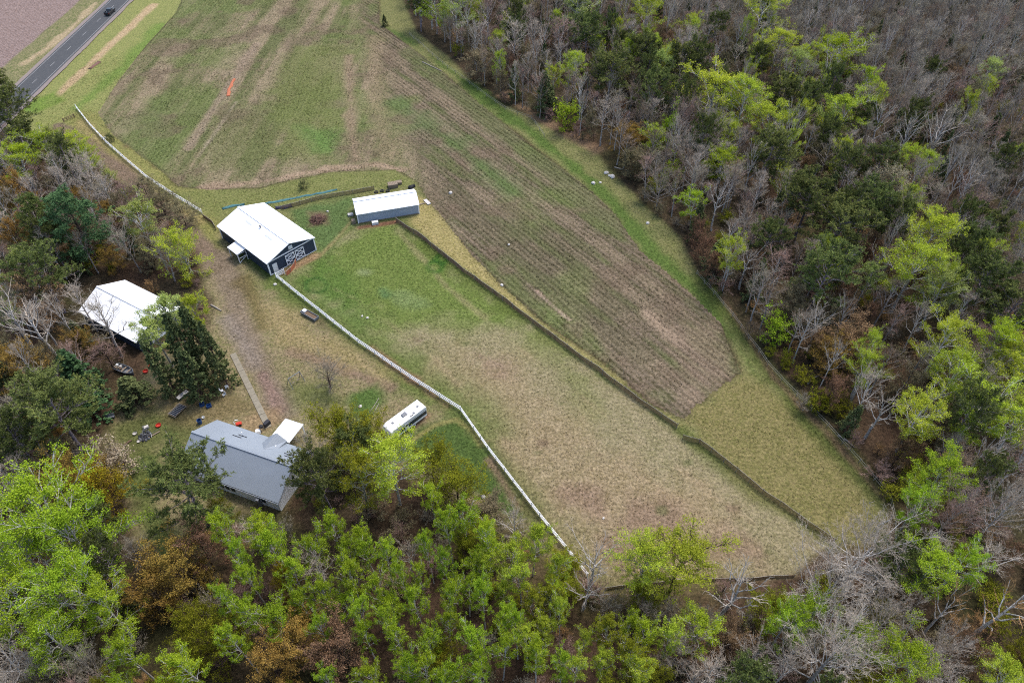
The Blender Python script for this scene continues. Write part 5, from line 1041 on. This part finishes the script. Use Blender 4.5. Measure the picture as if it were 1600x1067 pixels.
roll([(413, 319), (440, 314), (480, 306), (512, 300), (527, 297)], 'long strip of teal netting on the grass behind the barn', .75, .18, M['teal'], 'netting_strip', 'netting')
roll([(348, 327), (362, 323), (382, 320)], 'short end of teal netting showing left of the barn roof', .9, .25, M['teal'], 'netting_strip', 'netting')
roll([(366, 124), (362, 133), (358, 140), (357, 151)], 'crumpled orange mesh lying on the crop field', .95, .3, M['orange'], 'orange_mesh_heap', 'mesh')
roll([(432, 326), (445, 325), (456, 322)], 'dark mauve tarpaulin heap at the back corner of the barn', 1.3, .5, simple('mauve_tarp', lin((92, 84, 104), .6), .7, .2, 3), 'tarpaulin', 'tarpaulin')
# stones
def rock(px, size, label, mat=None, group=None):
    p = gp(*px); g = np.random.default_rng(int(px[0] * 7 + px[1])); b = MB(); n = 9; V = []; 
    for j, z in enumerate((0, .35, .75, 1.0)):
        for k in range(n): r_ = size * (.5, .56, .42, .14)[j] * g.uniform(.8, 1.2); V.append((r_ * cos(2 * pi * k / n) * 1.2, r_ * sin(2 * pi * k / n), z * size * .6))
    F = [(j * n + k, j * n + (k + 1) % n, (j + 1) * n + (k + 1) % n, (j + 1) * n + k) for j in range(3) for k in range(n)] + [tuple(range(n))[::-1], tuple(3 * n + k for k in range(n))]
    b.add(V, F); o = b.build('rock', mat or M['stone']); o.location = p; o.rotation_euler = (0, 0, g.uniform(0, 6)); return tag(o, label, 'rock', group)
for q, s_, l_ in (((947, 271), 1.0, 'left white rock at the foot of the upper wood edge'), ((957, 277), 1.2, 'right white rock at the foot of the upper wood edge'), ((952, 275), .7, 'small white rock between the two at the wood edge'), ((927, 287), .9, 'grey-white rock on the grass strip beside the crop field'), ((938, 286), .6, 'small pale rock right of the grey-white rock on the strip'), ((1012, 349), .7, 'single pale rock on the grass strip near the wood edge'), ((784, 446), .6, 'white rock at the left rim of the crop field'), ((795, 383), .5, 'pale rock inside the crop field'), ((704, 302), .8, 'pale rock in the crop field beyond the long shed'), ((943, 809), .35, 'white rock in the lower pasture'), ((566, 494), .4, 'left of two stones in the upper pasture'), ((574, 497), .45, 'right of two stones in the upper pasture'), ((563, 635), .5, 'white stone on the lawn left of the camper'), ((430, 445), .6, 'white rock at the barn end of the long fence'), ((512, 331), .5, 'white stone beside the brush pile in the corral'), ((755, 776), .7, 'pale stone by the scrub left of the white fence')):
    rock(q, s_, l_)
# shed side clutter
def crate(px, d, rz, mat, name, label, cat, slats=0):
    p = gp(*px); e = thing(name, p, rz, label, cat); b = MB(); b.box((0, 0, d[2] / 2), d); b.build('body', mat, e, .03)
    for k in range(slats): q = MB(); q.box((-d[0] / 2 + (k + .5) * d[0] / slats, 0, d[2] + .03), (d[0] / slats * .7, d[1], .05)); q.build('slat', mat, e)
    return e
crate((614, 292), (2.4, 1.7, 1.0), .3, M['wood'], 'pallet_stack', 'stack of pale pallets beyond the long shed', 'pallets', 6)
crate((624, 287), (1.3, 1.2, .6), .2, M['wood'], 'pallet', 'smaller pale pallet right of the stacked ones', 'pallet', 4)
crate((586.5, 350.5), (1.5, .8, .75), .29, M['dirtywhite'], 'feed_box', 'white feed box against the front wall of the long shed', 'box')
crate((553, 349), (.9, 1.0, .9), .3, M['wood'], 'crate', 'pale crate beside the left end of the long shed', 'crate', 4)
crate((548, 337), (1.3, .9, .5), .3, M['stone'], 'water_tub', 'grey tub by the open left end of the long shed', 'tub')
def tyre(px, label, r=.42, z=0.0, mat=None):
    p = gp(*px); b = MB(); n, m_ = 16, 8; V = []
    for i in range(n):
        for k in range(m_): a = 2 * pi * i / n; c = 2 * pi * k / m_; rr = r + .14 * cos(c); V.append((rr * cos(a), rr * sin(a), .15 + .13 * sin(c)))
    F = [(i * m_ + k, ((i + 1) % n) * m_ + k, ((i + 1) % n) * m_ + (k + 1) % m_, i * m_ + (k + 1) % m_) for i in range(n) for k in range(m_)]
    b.add(V, F); o = b.build('tyre', mat or M['black'], None, smooth=True); o.location = (p[0], p[1], p[2] + z); return tag(o, label, 'tyre')
tyre((588, 301), 'black tyre lying behind the long shed, leftmost'); tyre((597, 299), 'black tyre lying behind the long shed, second from left'); tyre((606, 299), 'black tyre lying behind the long shed, third from left'); tyre((642, 293), 'large black tyre at the far right corner of the long shed', .6)
roll([(640, 296), (648, 291)], 'black plastic heap behind the right end of the long shed', .9, .7, M['black'], 'plastic_heap', 'plastic')
def plank(px, px2, w, h, mat, name, label, cat, z=.06):
    a, c = at(*px), at(*px2); b = MB(); m_ = (a + c) / 2; d = c - a; ln = np.linalg.norm(d); b.box((0, 0, 0), (ln, w, h)); o = b.build(name, mat, None, min(.02, h * .3)); o.location = (m_[0], m_[1], ground_z(m_[0], m_[1]) + z + h / 2); o.rotation_euler = (0, 0, math.atan2(d[1], d[0])); return tag(o, label, cat)
plank((656, 320), (672, 316), .35, .12, M['wood'], 'plank', 'pale plank sticking out at the right end of the long shed', 'plank')
plank((664, 313), (671, 320), .9, .2, M['stone'], 'door_panel', 'pale panel lying at the crop field corner by the shed', 'panel')
# yard by the garage
p = gp(196, 580); an = yaw((176, 574), (212, 588))[0]; boat = thing('dinghy', p, an, 'grey aluminium dinghy full of junk in front of the garage', 'boat')
prof = [(-2.2, .72), (-1.0, .82), (.6, .8), (1.6, .55), (2.2, .05)]; V = []; 
for x, w in prof: V += [(x, -w, .75), (x, -w * .7, .12), (x, w * .7, .12), (x, w, .75)]
b = MB(); b.add(V, [(4 * i + k, 4 * i + k + 1, 4 * i + k + 5, 4 * i + k + 4) for i in range(4) for k in range(3)] + [(0, 3, 2, 1)]); o = b.build('hull', M['alu'], boat); sm = o.modifiers.new('shell', 'SOLIDIFY'); sm.thickness = .05
for s_ in (-1, 1): b = MB(); b.tube([(x, s_ * w, .77) for x, w in prof], .05, 6); b.build('gunwale', M['alu'], boat)
for x, w in ((-1.5, .76), (-.2, .8), (1.0, .68)): b = MB(); b.box((x, 0, .55), (.3, w * 1.7, .06)); b.build('thwart', M['wood'], boat)
for i, (x, y, z) in enumerate(((-1.9, .2, .85), (-1.6, -.35, .8), (-1.1, .25, .72), (-2.5, -.2, .3), (-.7, -.2, .7))): b = MB(); b.box((x, y, z), (.45, .4, .35), rng.uniform(0, 3)); b.build('junk_box', (M['dirtywhite'], M['wood'], M['stone'], M['dirtywhite'], M['soilbox'])[i], boat, .04)
b = MB(); b.tube([(-1.2, .9, .2), (-1.7, 1.9, 1.3)], .05, 6); b.build('oar', M['wood'], boat)
def tub(px, r, h, mat, name, label, cat, thick=True):
    p = gp(*px); b = MB(); b.lathe((0, 0, 0), [(r * .8, 0), (r * .95, h * .6), (r, h), (r * .9, h), (r * .84, h * .3), (.02, h * .25)], 14); o = b.build(name, mat, None, smooth=False); o.location = p; return tag(o, label, cat)
tub((238, 572), .62, .35, M['red'], 'tub', 'red tub farthest from the house, under the pale green tree', 'tub'); tub((228, 581), .5, .35, M['red'], 'tub', 'red tub between the dinghy and the spruce clump', 'tub'); tub((248, 665), .48, .3, M['red'], 'tub', 'red tub on the lawn above the fire ring', 'tub')
tub((313, 661), .42, .95, M['blue'], 'barrel', 'blue barrel at the left corner of the house', 'barrel'); tub((318, 653), .25, .35, M['dirtywhite'], 'bucket', 'small pale bucket beside the blue barrel', 'bucket')
p = gp(278, 643); an = yaw((268, 648), (283, 634))[0]; rk = thing('rack_table', p, an, 'low dark rack with a grid top on the lawn behind the house', 'rack')
for y in (-.85, .85): b = MB(); b.box((0, y, .5), (2.9, .1, .1)); b.build('frame_side', M['wood'], rk)
for x in (-1.4, 1.4): b = MB(); b.box((x, 0, .5), (.1, 1.6, .1)); b.build('frame_end', M['wood'], rk)
for k in range(8): b = MB(); b.box((-1.15 + k * .33, 0, .52), (.1, 1.58, .05)); b.build('bar', M['alu'], rk)
b = MB(); b.box((0, 0, .3), (2.7, 1.55, .08)); b.build('tray', M['dark'], rk)
for x in (-1.3, 1.3):
    for y in (-.75, .75): b = MB(); b.box((x, y, .22), (.1, .1, .46)); b.build('leg', M['wood'], rk)
p = gp(287, 620); bd_ = thing('ironing_board', p, 1.0, 'pale long board on crossed legs in front of the spruce clump', 'board')
b = MB(); b.box((0, 0, .75), (2.3, .75, .07), 0, .25); b.build('top', M['stone'], bd_, .03)
for s_ in (-1, 1): b = MB(); b.tube([(-.7 * s_, -.25, 0), (.7 * s_, .25, .72)], .04, 6); b.build('leg', M['steel'], bd_)
p = gp(313, 626); an = yaw((304, 617), (322, 630))[0]; ld = thing('ladder', p, an, 'short pale ladder lying by the blue crates', 'ladder')
for y in (-.24, .24): b = MB(); b.box((0, y, .2), (2.6, .07, .1)); b.build('stile', M['wood'], ld)
for k in range(8): b = MB(); b.box((-1.1 + k * .31, 0, .2), (.06, .42, .05)); b.build('rung', M['wood'], ld)
for q, l_ in (((316, 633), 'left blue crate below the ladder'), ((327, 635), 'right blue crate below the ladder')):
    e = thing('crate', gp(*q), .5, l_, 'crate')
    b = MB(); b.box((0, 0, .04), (.85, .65, .08)); b.build('base', M['blue'], e)
    for y in (-.31, .31): b = MB(); b.box((0, y, .3), (.85, .05, .45)); b.build('side', M['blue'], e)
    for x in (-.4, .4): b = MB(); b.box((x, 0, .3), (.05, .56, .45)); b.build('end', M['blue'], e)
def chair(px, rz, mat, label):
    e = thing('lawn_chair', gp(*px), rz, label, 'chair'); b = MB(); b.box((0, 0, .4), (.55, .55, .06)); b.build('seat', mat, e); b = MB(); b.box((-.27, 0, .75), (.06, .55, .65)); b.build('backrest', mat, e)
    for x in (-.24, .24):
        for y in (-.24, .24): b = MB(); b.box((x, y, .19), (.05, .05, .4)); b.build('leg', mat, e)
chair((347, 612), .4, M['trim'], 'white chair among the clutter right of the spruces, left one'); chair((355, 606), 2.0, M['trim'], 'white chair among the clutter right of the spruces, upper one'); chair((351, 618), 4.0, M['dirtywhite'], 'tipped pale chair nearest the house right of the spruces')
p = gp(173, 653); e = thing('bench', p, .3, 'small grey bench on the lawn left of the spruce bush', 'bench'); b = MB(); b.box((0, 0, .45), (1.5, .5, .08)); b.build('seat', M['alu'], e); b = MB(); b.box((0, .24, .75), (1.5, .06, .5)); b.build('backrest', M['alu'], e)
for x in (-.65, .65): b = MB(); b.box((x, 0, .21), (.08, .44, .42)); b.build('leg', M['steel'], e)
p = gp(227, 682); e = thing('fire_ring', p, 0, 'dark ring of stones with scrap at the middle of the lawn', 'fire ring'); g = np.random.default_rng(4)
for k in range(12): a = 2 * pi * k / 12; b = MB(); b.lathe((.95 * cos(a), .95 * sin(a), 0), [(.2, 0), (.24, .15), (.12, .32)], 7); b.build('stone', M['steel'] if k % 3 else M['dark'], e)
b = MB(); b.lathe((0, 0, .0), [(.8, .02), (.75, .08), (.05, .12)], 12); b.build('ash_bed', M['dark'], e)
b = MB()
for k in range(26): c = g.normal(0, .5, 3); c[2] = .25 + abs(c[2]) * .6; c[1] += .5; d = g.normal(0, .5, 3); b.tube([c - d, c + d], .035, 5)
b.build('scrap', M['steel'], e)['kind'] = 'stuff'
crate((229, 668), (.8, .6, .4), .6, M['stone'], 'scrap_crate', 'pale crate of scrap behind the fire ring', 'crate')
plank((232, 684), (250, 674), .25, .12, M['wood'], 'timber_beam', 'pale timber beam lying right of the fire ring', 'beam'); tub((211, 678), .35, .3, M['stone'], 'bucket', 'cream bucket left of the fire ring', 'bucket'); tub((217, 690), .3, .25, M['stone'], 'bucket', 'cream bucket below the fire ring', 'bucket')
def log(px, px2, r, mat, label, h0=0.0, h1=0.0, name='fallen_log'):
    a = at(*px); c = at(*px2, h1) if h1 else at(*px2); a[2] = ground_z(a[0], a[1]) + r * .7 + h0; c[2] = max(c[2], ground_z(c[0], c[1]) + r * .7); o0 = a.copy(); m_ = (a + c) / 2 + np.array([rng.normal(0, .15), rng.normal(0, .15), 0])
    b = MB(); b.tube([a - o0, m_ - o0, c - o0], [r, r * .85, r * .6], 8); o = b.build(name, mat, None, smooth=True); o.location = o0; return tag(o, label, 'log')
log((194, 697), (206, 688), .22, M['soilbox'], 'short brown log at the lawn edge left of the fire ring'); log((312, 482), (330, 480), .14, M['brushwood'], 'dark log beside the drive behind the spruces, left piece'); log((330, 477), (346, 486), .2, M['log'], 'dark log beside the drive behind the spruces, right piece')
log((1322, 642), (1364, 560), .26, M['log'], 'leaning bare grey trunk at the right wood edge', h1=9.0, name='leaning_dead_trunk')
for a_, c_, l_ in (((1172, 486), (1192, 492), 'white fallen log at the wood edge below the twisted dead tree'), ((1236, 488), (1258, 510), 'pale fallen log behind the small bright green tree'), ((1262, 600), (1284, 585), 'pale fallen log in the brush by the right fence'), ((960, 262), (985, 268), 'grey fallen branch behind the white rocks'), ((1310, 680), (1335, 700), 'grey fallen log near the leaning trunk'), ((660, 98), (690, 112), 'pale fallen log below the upper wood')): log(a_, c_, .16, M['log'], l_)
for a_, c_, l_ in (((577, 645), (592, 622), 'long pale branch on the lawn left of the camper, longer one'), ((584, 645), (592, 630), 'short pale branch on the lawn left of the camper')): log(a_, c_, .07, M['log'], l_, name='fallen_branch')
# house back door clutter
p = gp(410, 672); e = thing('grill', p, .4, 'black grill between the house and the white porch roof', 'grill'); b = MB(); b.lathe((0, 0, .75), [(.1, 0), (.4, .2), (.42, .35), (.3, .5), (.05, .58)], 12); b.build('bowl', M['black'], e)
for k in range(3): a = 2.1 * k; b = MB(); b.tube([(.25 * cos(a), .25 * sin(a), .8), (.45 * cos(a), .45 * sin(a), 0)], .03, 5); b.build('leg', M['steel'], e)
crate((404, 676), (.8, .6, .7), .2, M['trim'], 'cool_box', 'small white box beside the black grill', 'box'); crate((418, 664), (1.2, .7, .9), 1.0, M['dark'], 'storage_bin', 'dark storage bin at the end of the concrete walk', 'bin')
p = gp(374, 664); e = thing('hose_reel', p, .3, 'red garden cart with a white hoop behind the house', 'cart'); b = MB(); b.box((0, 0, .45), (1.0, .6, .35)); b.build('tray', M['red'], e, .03); b = MB(); b.tube([(-.6, 0, .3), (-.7, 0, 1.1), (-.35, 0, 1.6), (.1, 0, 1.5)], .06, 6); b.build('hoop', M['trim'], e)
for y in (-.32, .32): b = MB(); b.tube([(.2, y - .05, .25), (.2, y + .05, .25)], .25, 10); b.build('wheel', M['black'], e)
# field gate and the small things by the road
A_, C_ = gp(100, 191), gp(117, 184); an = math.atan2(C_[1] - A_[1], C_[0] - A_[0]); ln = math.hypot(C_[0] - A_[0], C_[1] - A_[1]); e = thing('field_gate', A_, an, 'weathered wooden gate by the top end of the white fence', 'gate')
for z in (.3, .65, 1.0): b = MB(); b.box((ln / 2, 0, z), (ln, .06, .14)); b.build('board', M['slat'], e)
for x in (0, ln): b = MB(); b.box((x, 0, .6), (.18, .18, 1.3)); b.build('post', M['slat'], e)
TT('bush', 'spruce', 170, 217, 5, 1.6, 'small dark bush just outside the bend of the upper white fence', cat='shrub'); TT('bush', 'spruce', 176, 218, 4, 1.4, 'second small dark bush right of the one by the upper fence', cat='shrub')
TT('spruce', 'spruce', 601, 33, 5, 4, 'tiny lone dark spruce at the top corner of the crop field'); TT('bush', 'spruce', 474, 291, 8, 1.6, 'dark green bush on the grass behind the teal netting', cat='shrub')
p = gp(164, 220); e = thing('notice_board', p, .2, 'small white board beside the upper white fence', 'sign'); b = MB(); b.box((0, 0, .8), (1.1, .06, .5)); b.build('panel', M['trim'], e)
for x in (-.45, .45): b = MB(); b.box((x, .06, .4), (.07, .07, .8)); b.build('post', M['wood'], e)
roll([(140, 108), (150, 101), (156, 97)], 'dark heap of cut brush on the tan strip of the road verge', 1.2, .35, M['brushwood'], 'brush_heap', 'brush')
# ------------------------------------------------------------------ grass tussocks and crop residue: real blades over the painted ground
M['blade'] = None
m, t, N, out, L = nodes('grass_blades'); ca = N('ShaderNodeAttribute', attribute_name='col'); d = N('ShaderNodeBsdfDiffuse'); tl = N('ShaderNodeBsdfTranslucent'); mx = N('ShaderNodeMixShader', n0=.25)
L(ca.outputs['Color'], d.inputs[0]); L(ca.outputs['Color'], tl.inputs[0]); L(d.outputs[0], mx.inputs[1]); L(tl.outputs[0], mx.inputs[2]); L(mx.outputs[0], out.inputs[0]); M['blade'] = m
def tufts(name, X, Y, Cc, h, w, per, seed, label, cat):
    g = np.random.default_rng(seed); n = len(X); i = np.repeat(np.arange(n), per); a = g.uniform(0, 2 * pi, n * per); r_ = g.uniform(0, 1, n * per) * w[i] * .6
    ix = np.clip(((X - xs[0]) / cell).round().astype(int), 0, nx - 1); iy = np.clip(((Y - ys[0]) / cell).round().astype(int), 0, len(ys) - 1); Z = vz[iy * nx + ix]
    bx_ = X[i] + r_ * np.cos(a); by_ = Y[i] + r_ * np.sin(a); hh = h[i] * g.uniform(.5, 1.2, n * per); ww = w[i] * g.uniform(.35, .7, n * per); b2 = g.uniform(0, 2 * pi, n * per); le = g.uniform(.1, .9, n * per) * hh
    base = np.stack([bx_, by_, Z[i] - .02], 1); sx = np.stack([np.cos(b2) * ww / 2, np.sin(b2) * ww / 2, 0 * ww], 1); tip = base + np.stack([np.cos(a) * le, np.sin(a) * le, hh], 1)
    V = np.stack([base - sx, base + sx, tip], 1).reshape(-1, 3); me = mesh_np(name, V, [np.arange(len(V)).reshape(-1, 3)], M['blade']); c = Cc[i] * g.uniform(.7, 1.3, (n * per, 1))
    at2 = me.attributes.new('col', 'FLOAT_COLOR', 'FACE'); at2.data.foreach_set('color', np.concatenate([c, np.ones((len(c), 1))], 1).astype(np.float32).ravel()); return tag(link(name, me), label, cat, kind='stuff')
def zat(X, Y): return zone[np.clip(((Y - ys[0]) / cell).astype(int), 0, zone.shape[0] - 1), np.clip(((X - xs[0]) / cell).astype(int), 0, zone.shape[1] - 1)]
def vat(X, Y): return np.clip(((Y - ys[0]) / cell).round().astype(int), 0, len(ys) - 1) * nx + np.clip(((X - xs[0]) / cell).round().astype(int), 0, nx - 1)
g = np.random.default_rng(99)
TX = g.uniform(-140, 80, 260000); TY = g.uniform(30, 230, 260000); z_ = zat(TX, TY); clump = fbm(TX, TY, 2.2, 61, 3) + fbm(TX, TY, 12, 62, 2) * .7
k = np.isin(z_, (2, 3, 4, 5)) & (clump > g.uniform(-.30, .22, len(TX))) & (np.abs(TX) < .734 * (TY * _c + CH * _s) + 3); TX, TY = TX[k], TY[k]; vi = vat(TX, TY); pk = g.random(len(TX))[:, None]
col = np.where(pk < .45, gA[vi], gB[vi]); col = np.where(pk > .9, lin((88, 100, 50), GG), col)
tufts('grass_tussocks', TX, TY, col, g.uniform(.07, .2, len(TX)), g.uniform(.12, .34, len(TX)), 3, 5, 'dry and green grass tussocks over pasture, margins and lawn', 'grass')
# crop residue follows the rows
SX = g.uniform(-140, 75, 420000); SY = g.uniform(85, 300, 420000); k = zat(SX, SY) == 1; SX, SY = SX[k], SY[k]; vi = vat(SX, SY); e_ = east[vi] > .5; dd1 = np.where(e_[:, None], d2, d1); u = SX * dd1[:, 1] - SY * dd1[:, 0]
un = np.where(e_, (np.round(u / 1.3) * 1.3 + g.normal(0, .22, len(u))) - u, (np.round(u / 1.3) * 1.3 + g.normal(0, .5, len(u))) - u); SX += un * dd1[:, 1]; SY -= un * dd1[:, 0]
k = (fbm(SX, SY, 1.6, 71, 2) + fbm(SX, SY, 9, 72, 2)) > g.uniform(-.5, .35, len(SX)); k &= g.random(len(SX)) < .62; SX, SY, vi = SX[k], SY[k], vi[k]; pk = g.random(len(SX))[:, None]
col = np.where(pk < .4, fA[vi] * 1.1, fB[vi]); col = np.where(pk > .86, lin((90, 76, 60), GG), col); col = np.where((pk > .78) & (pk <= .86), lin((198, 178, 150), GG), col)
tufts('crop_residue', SX, SY, col, g.uniform(.08, .26, len(SX)), g.uniform(.14, .4, len(SX)), 3, 6, 'broken stalks and weeds standing in rows on the crop field', 'crop residue')
print('TUFTS', len(TX), len(SX))
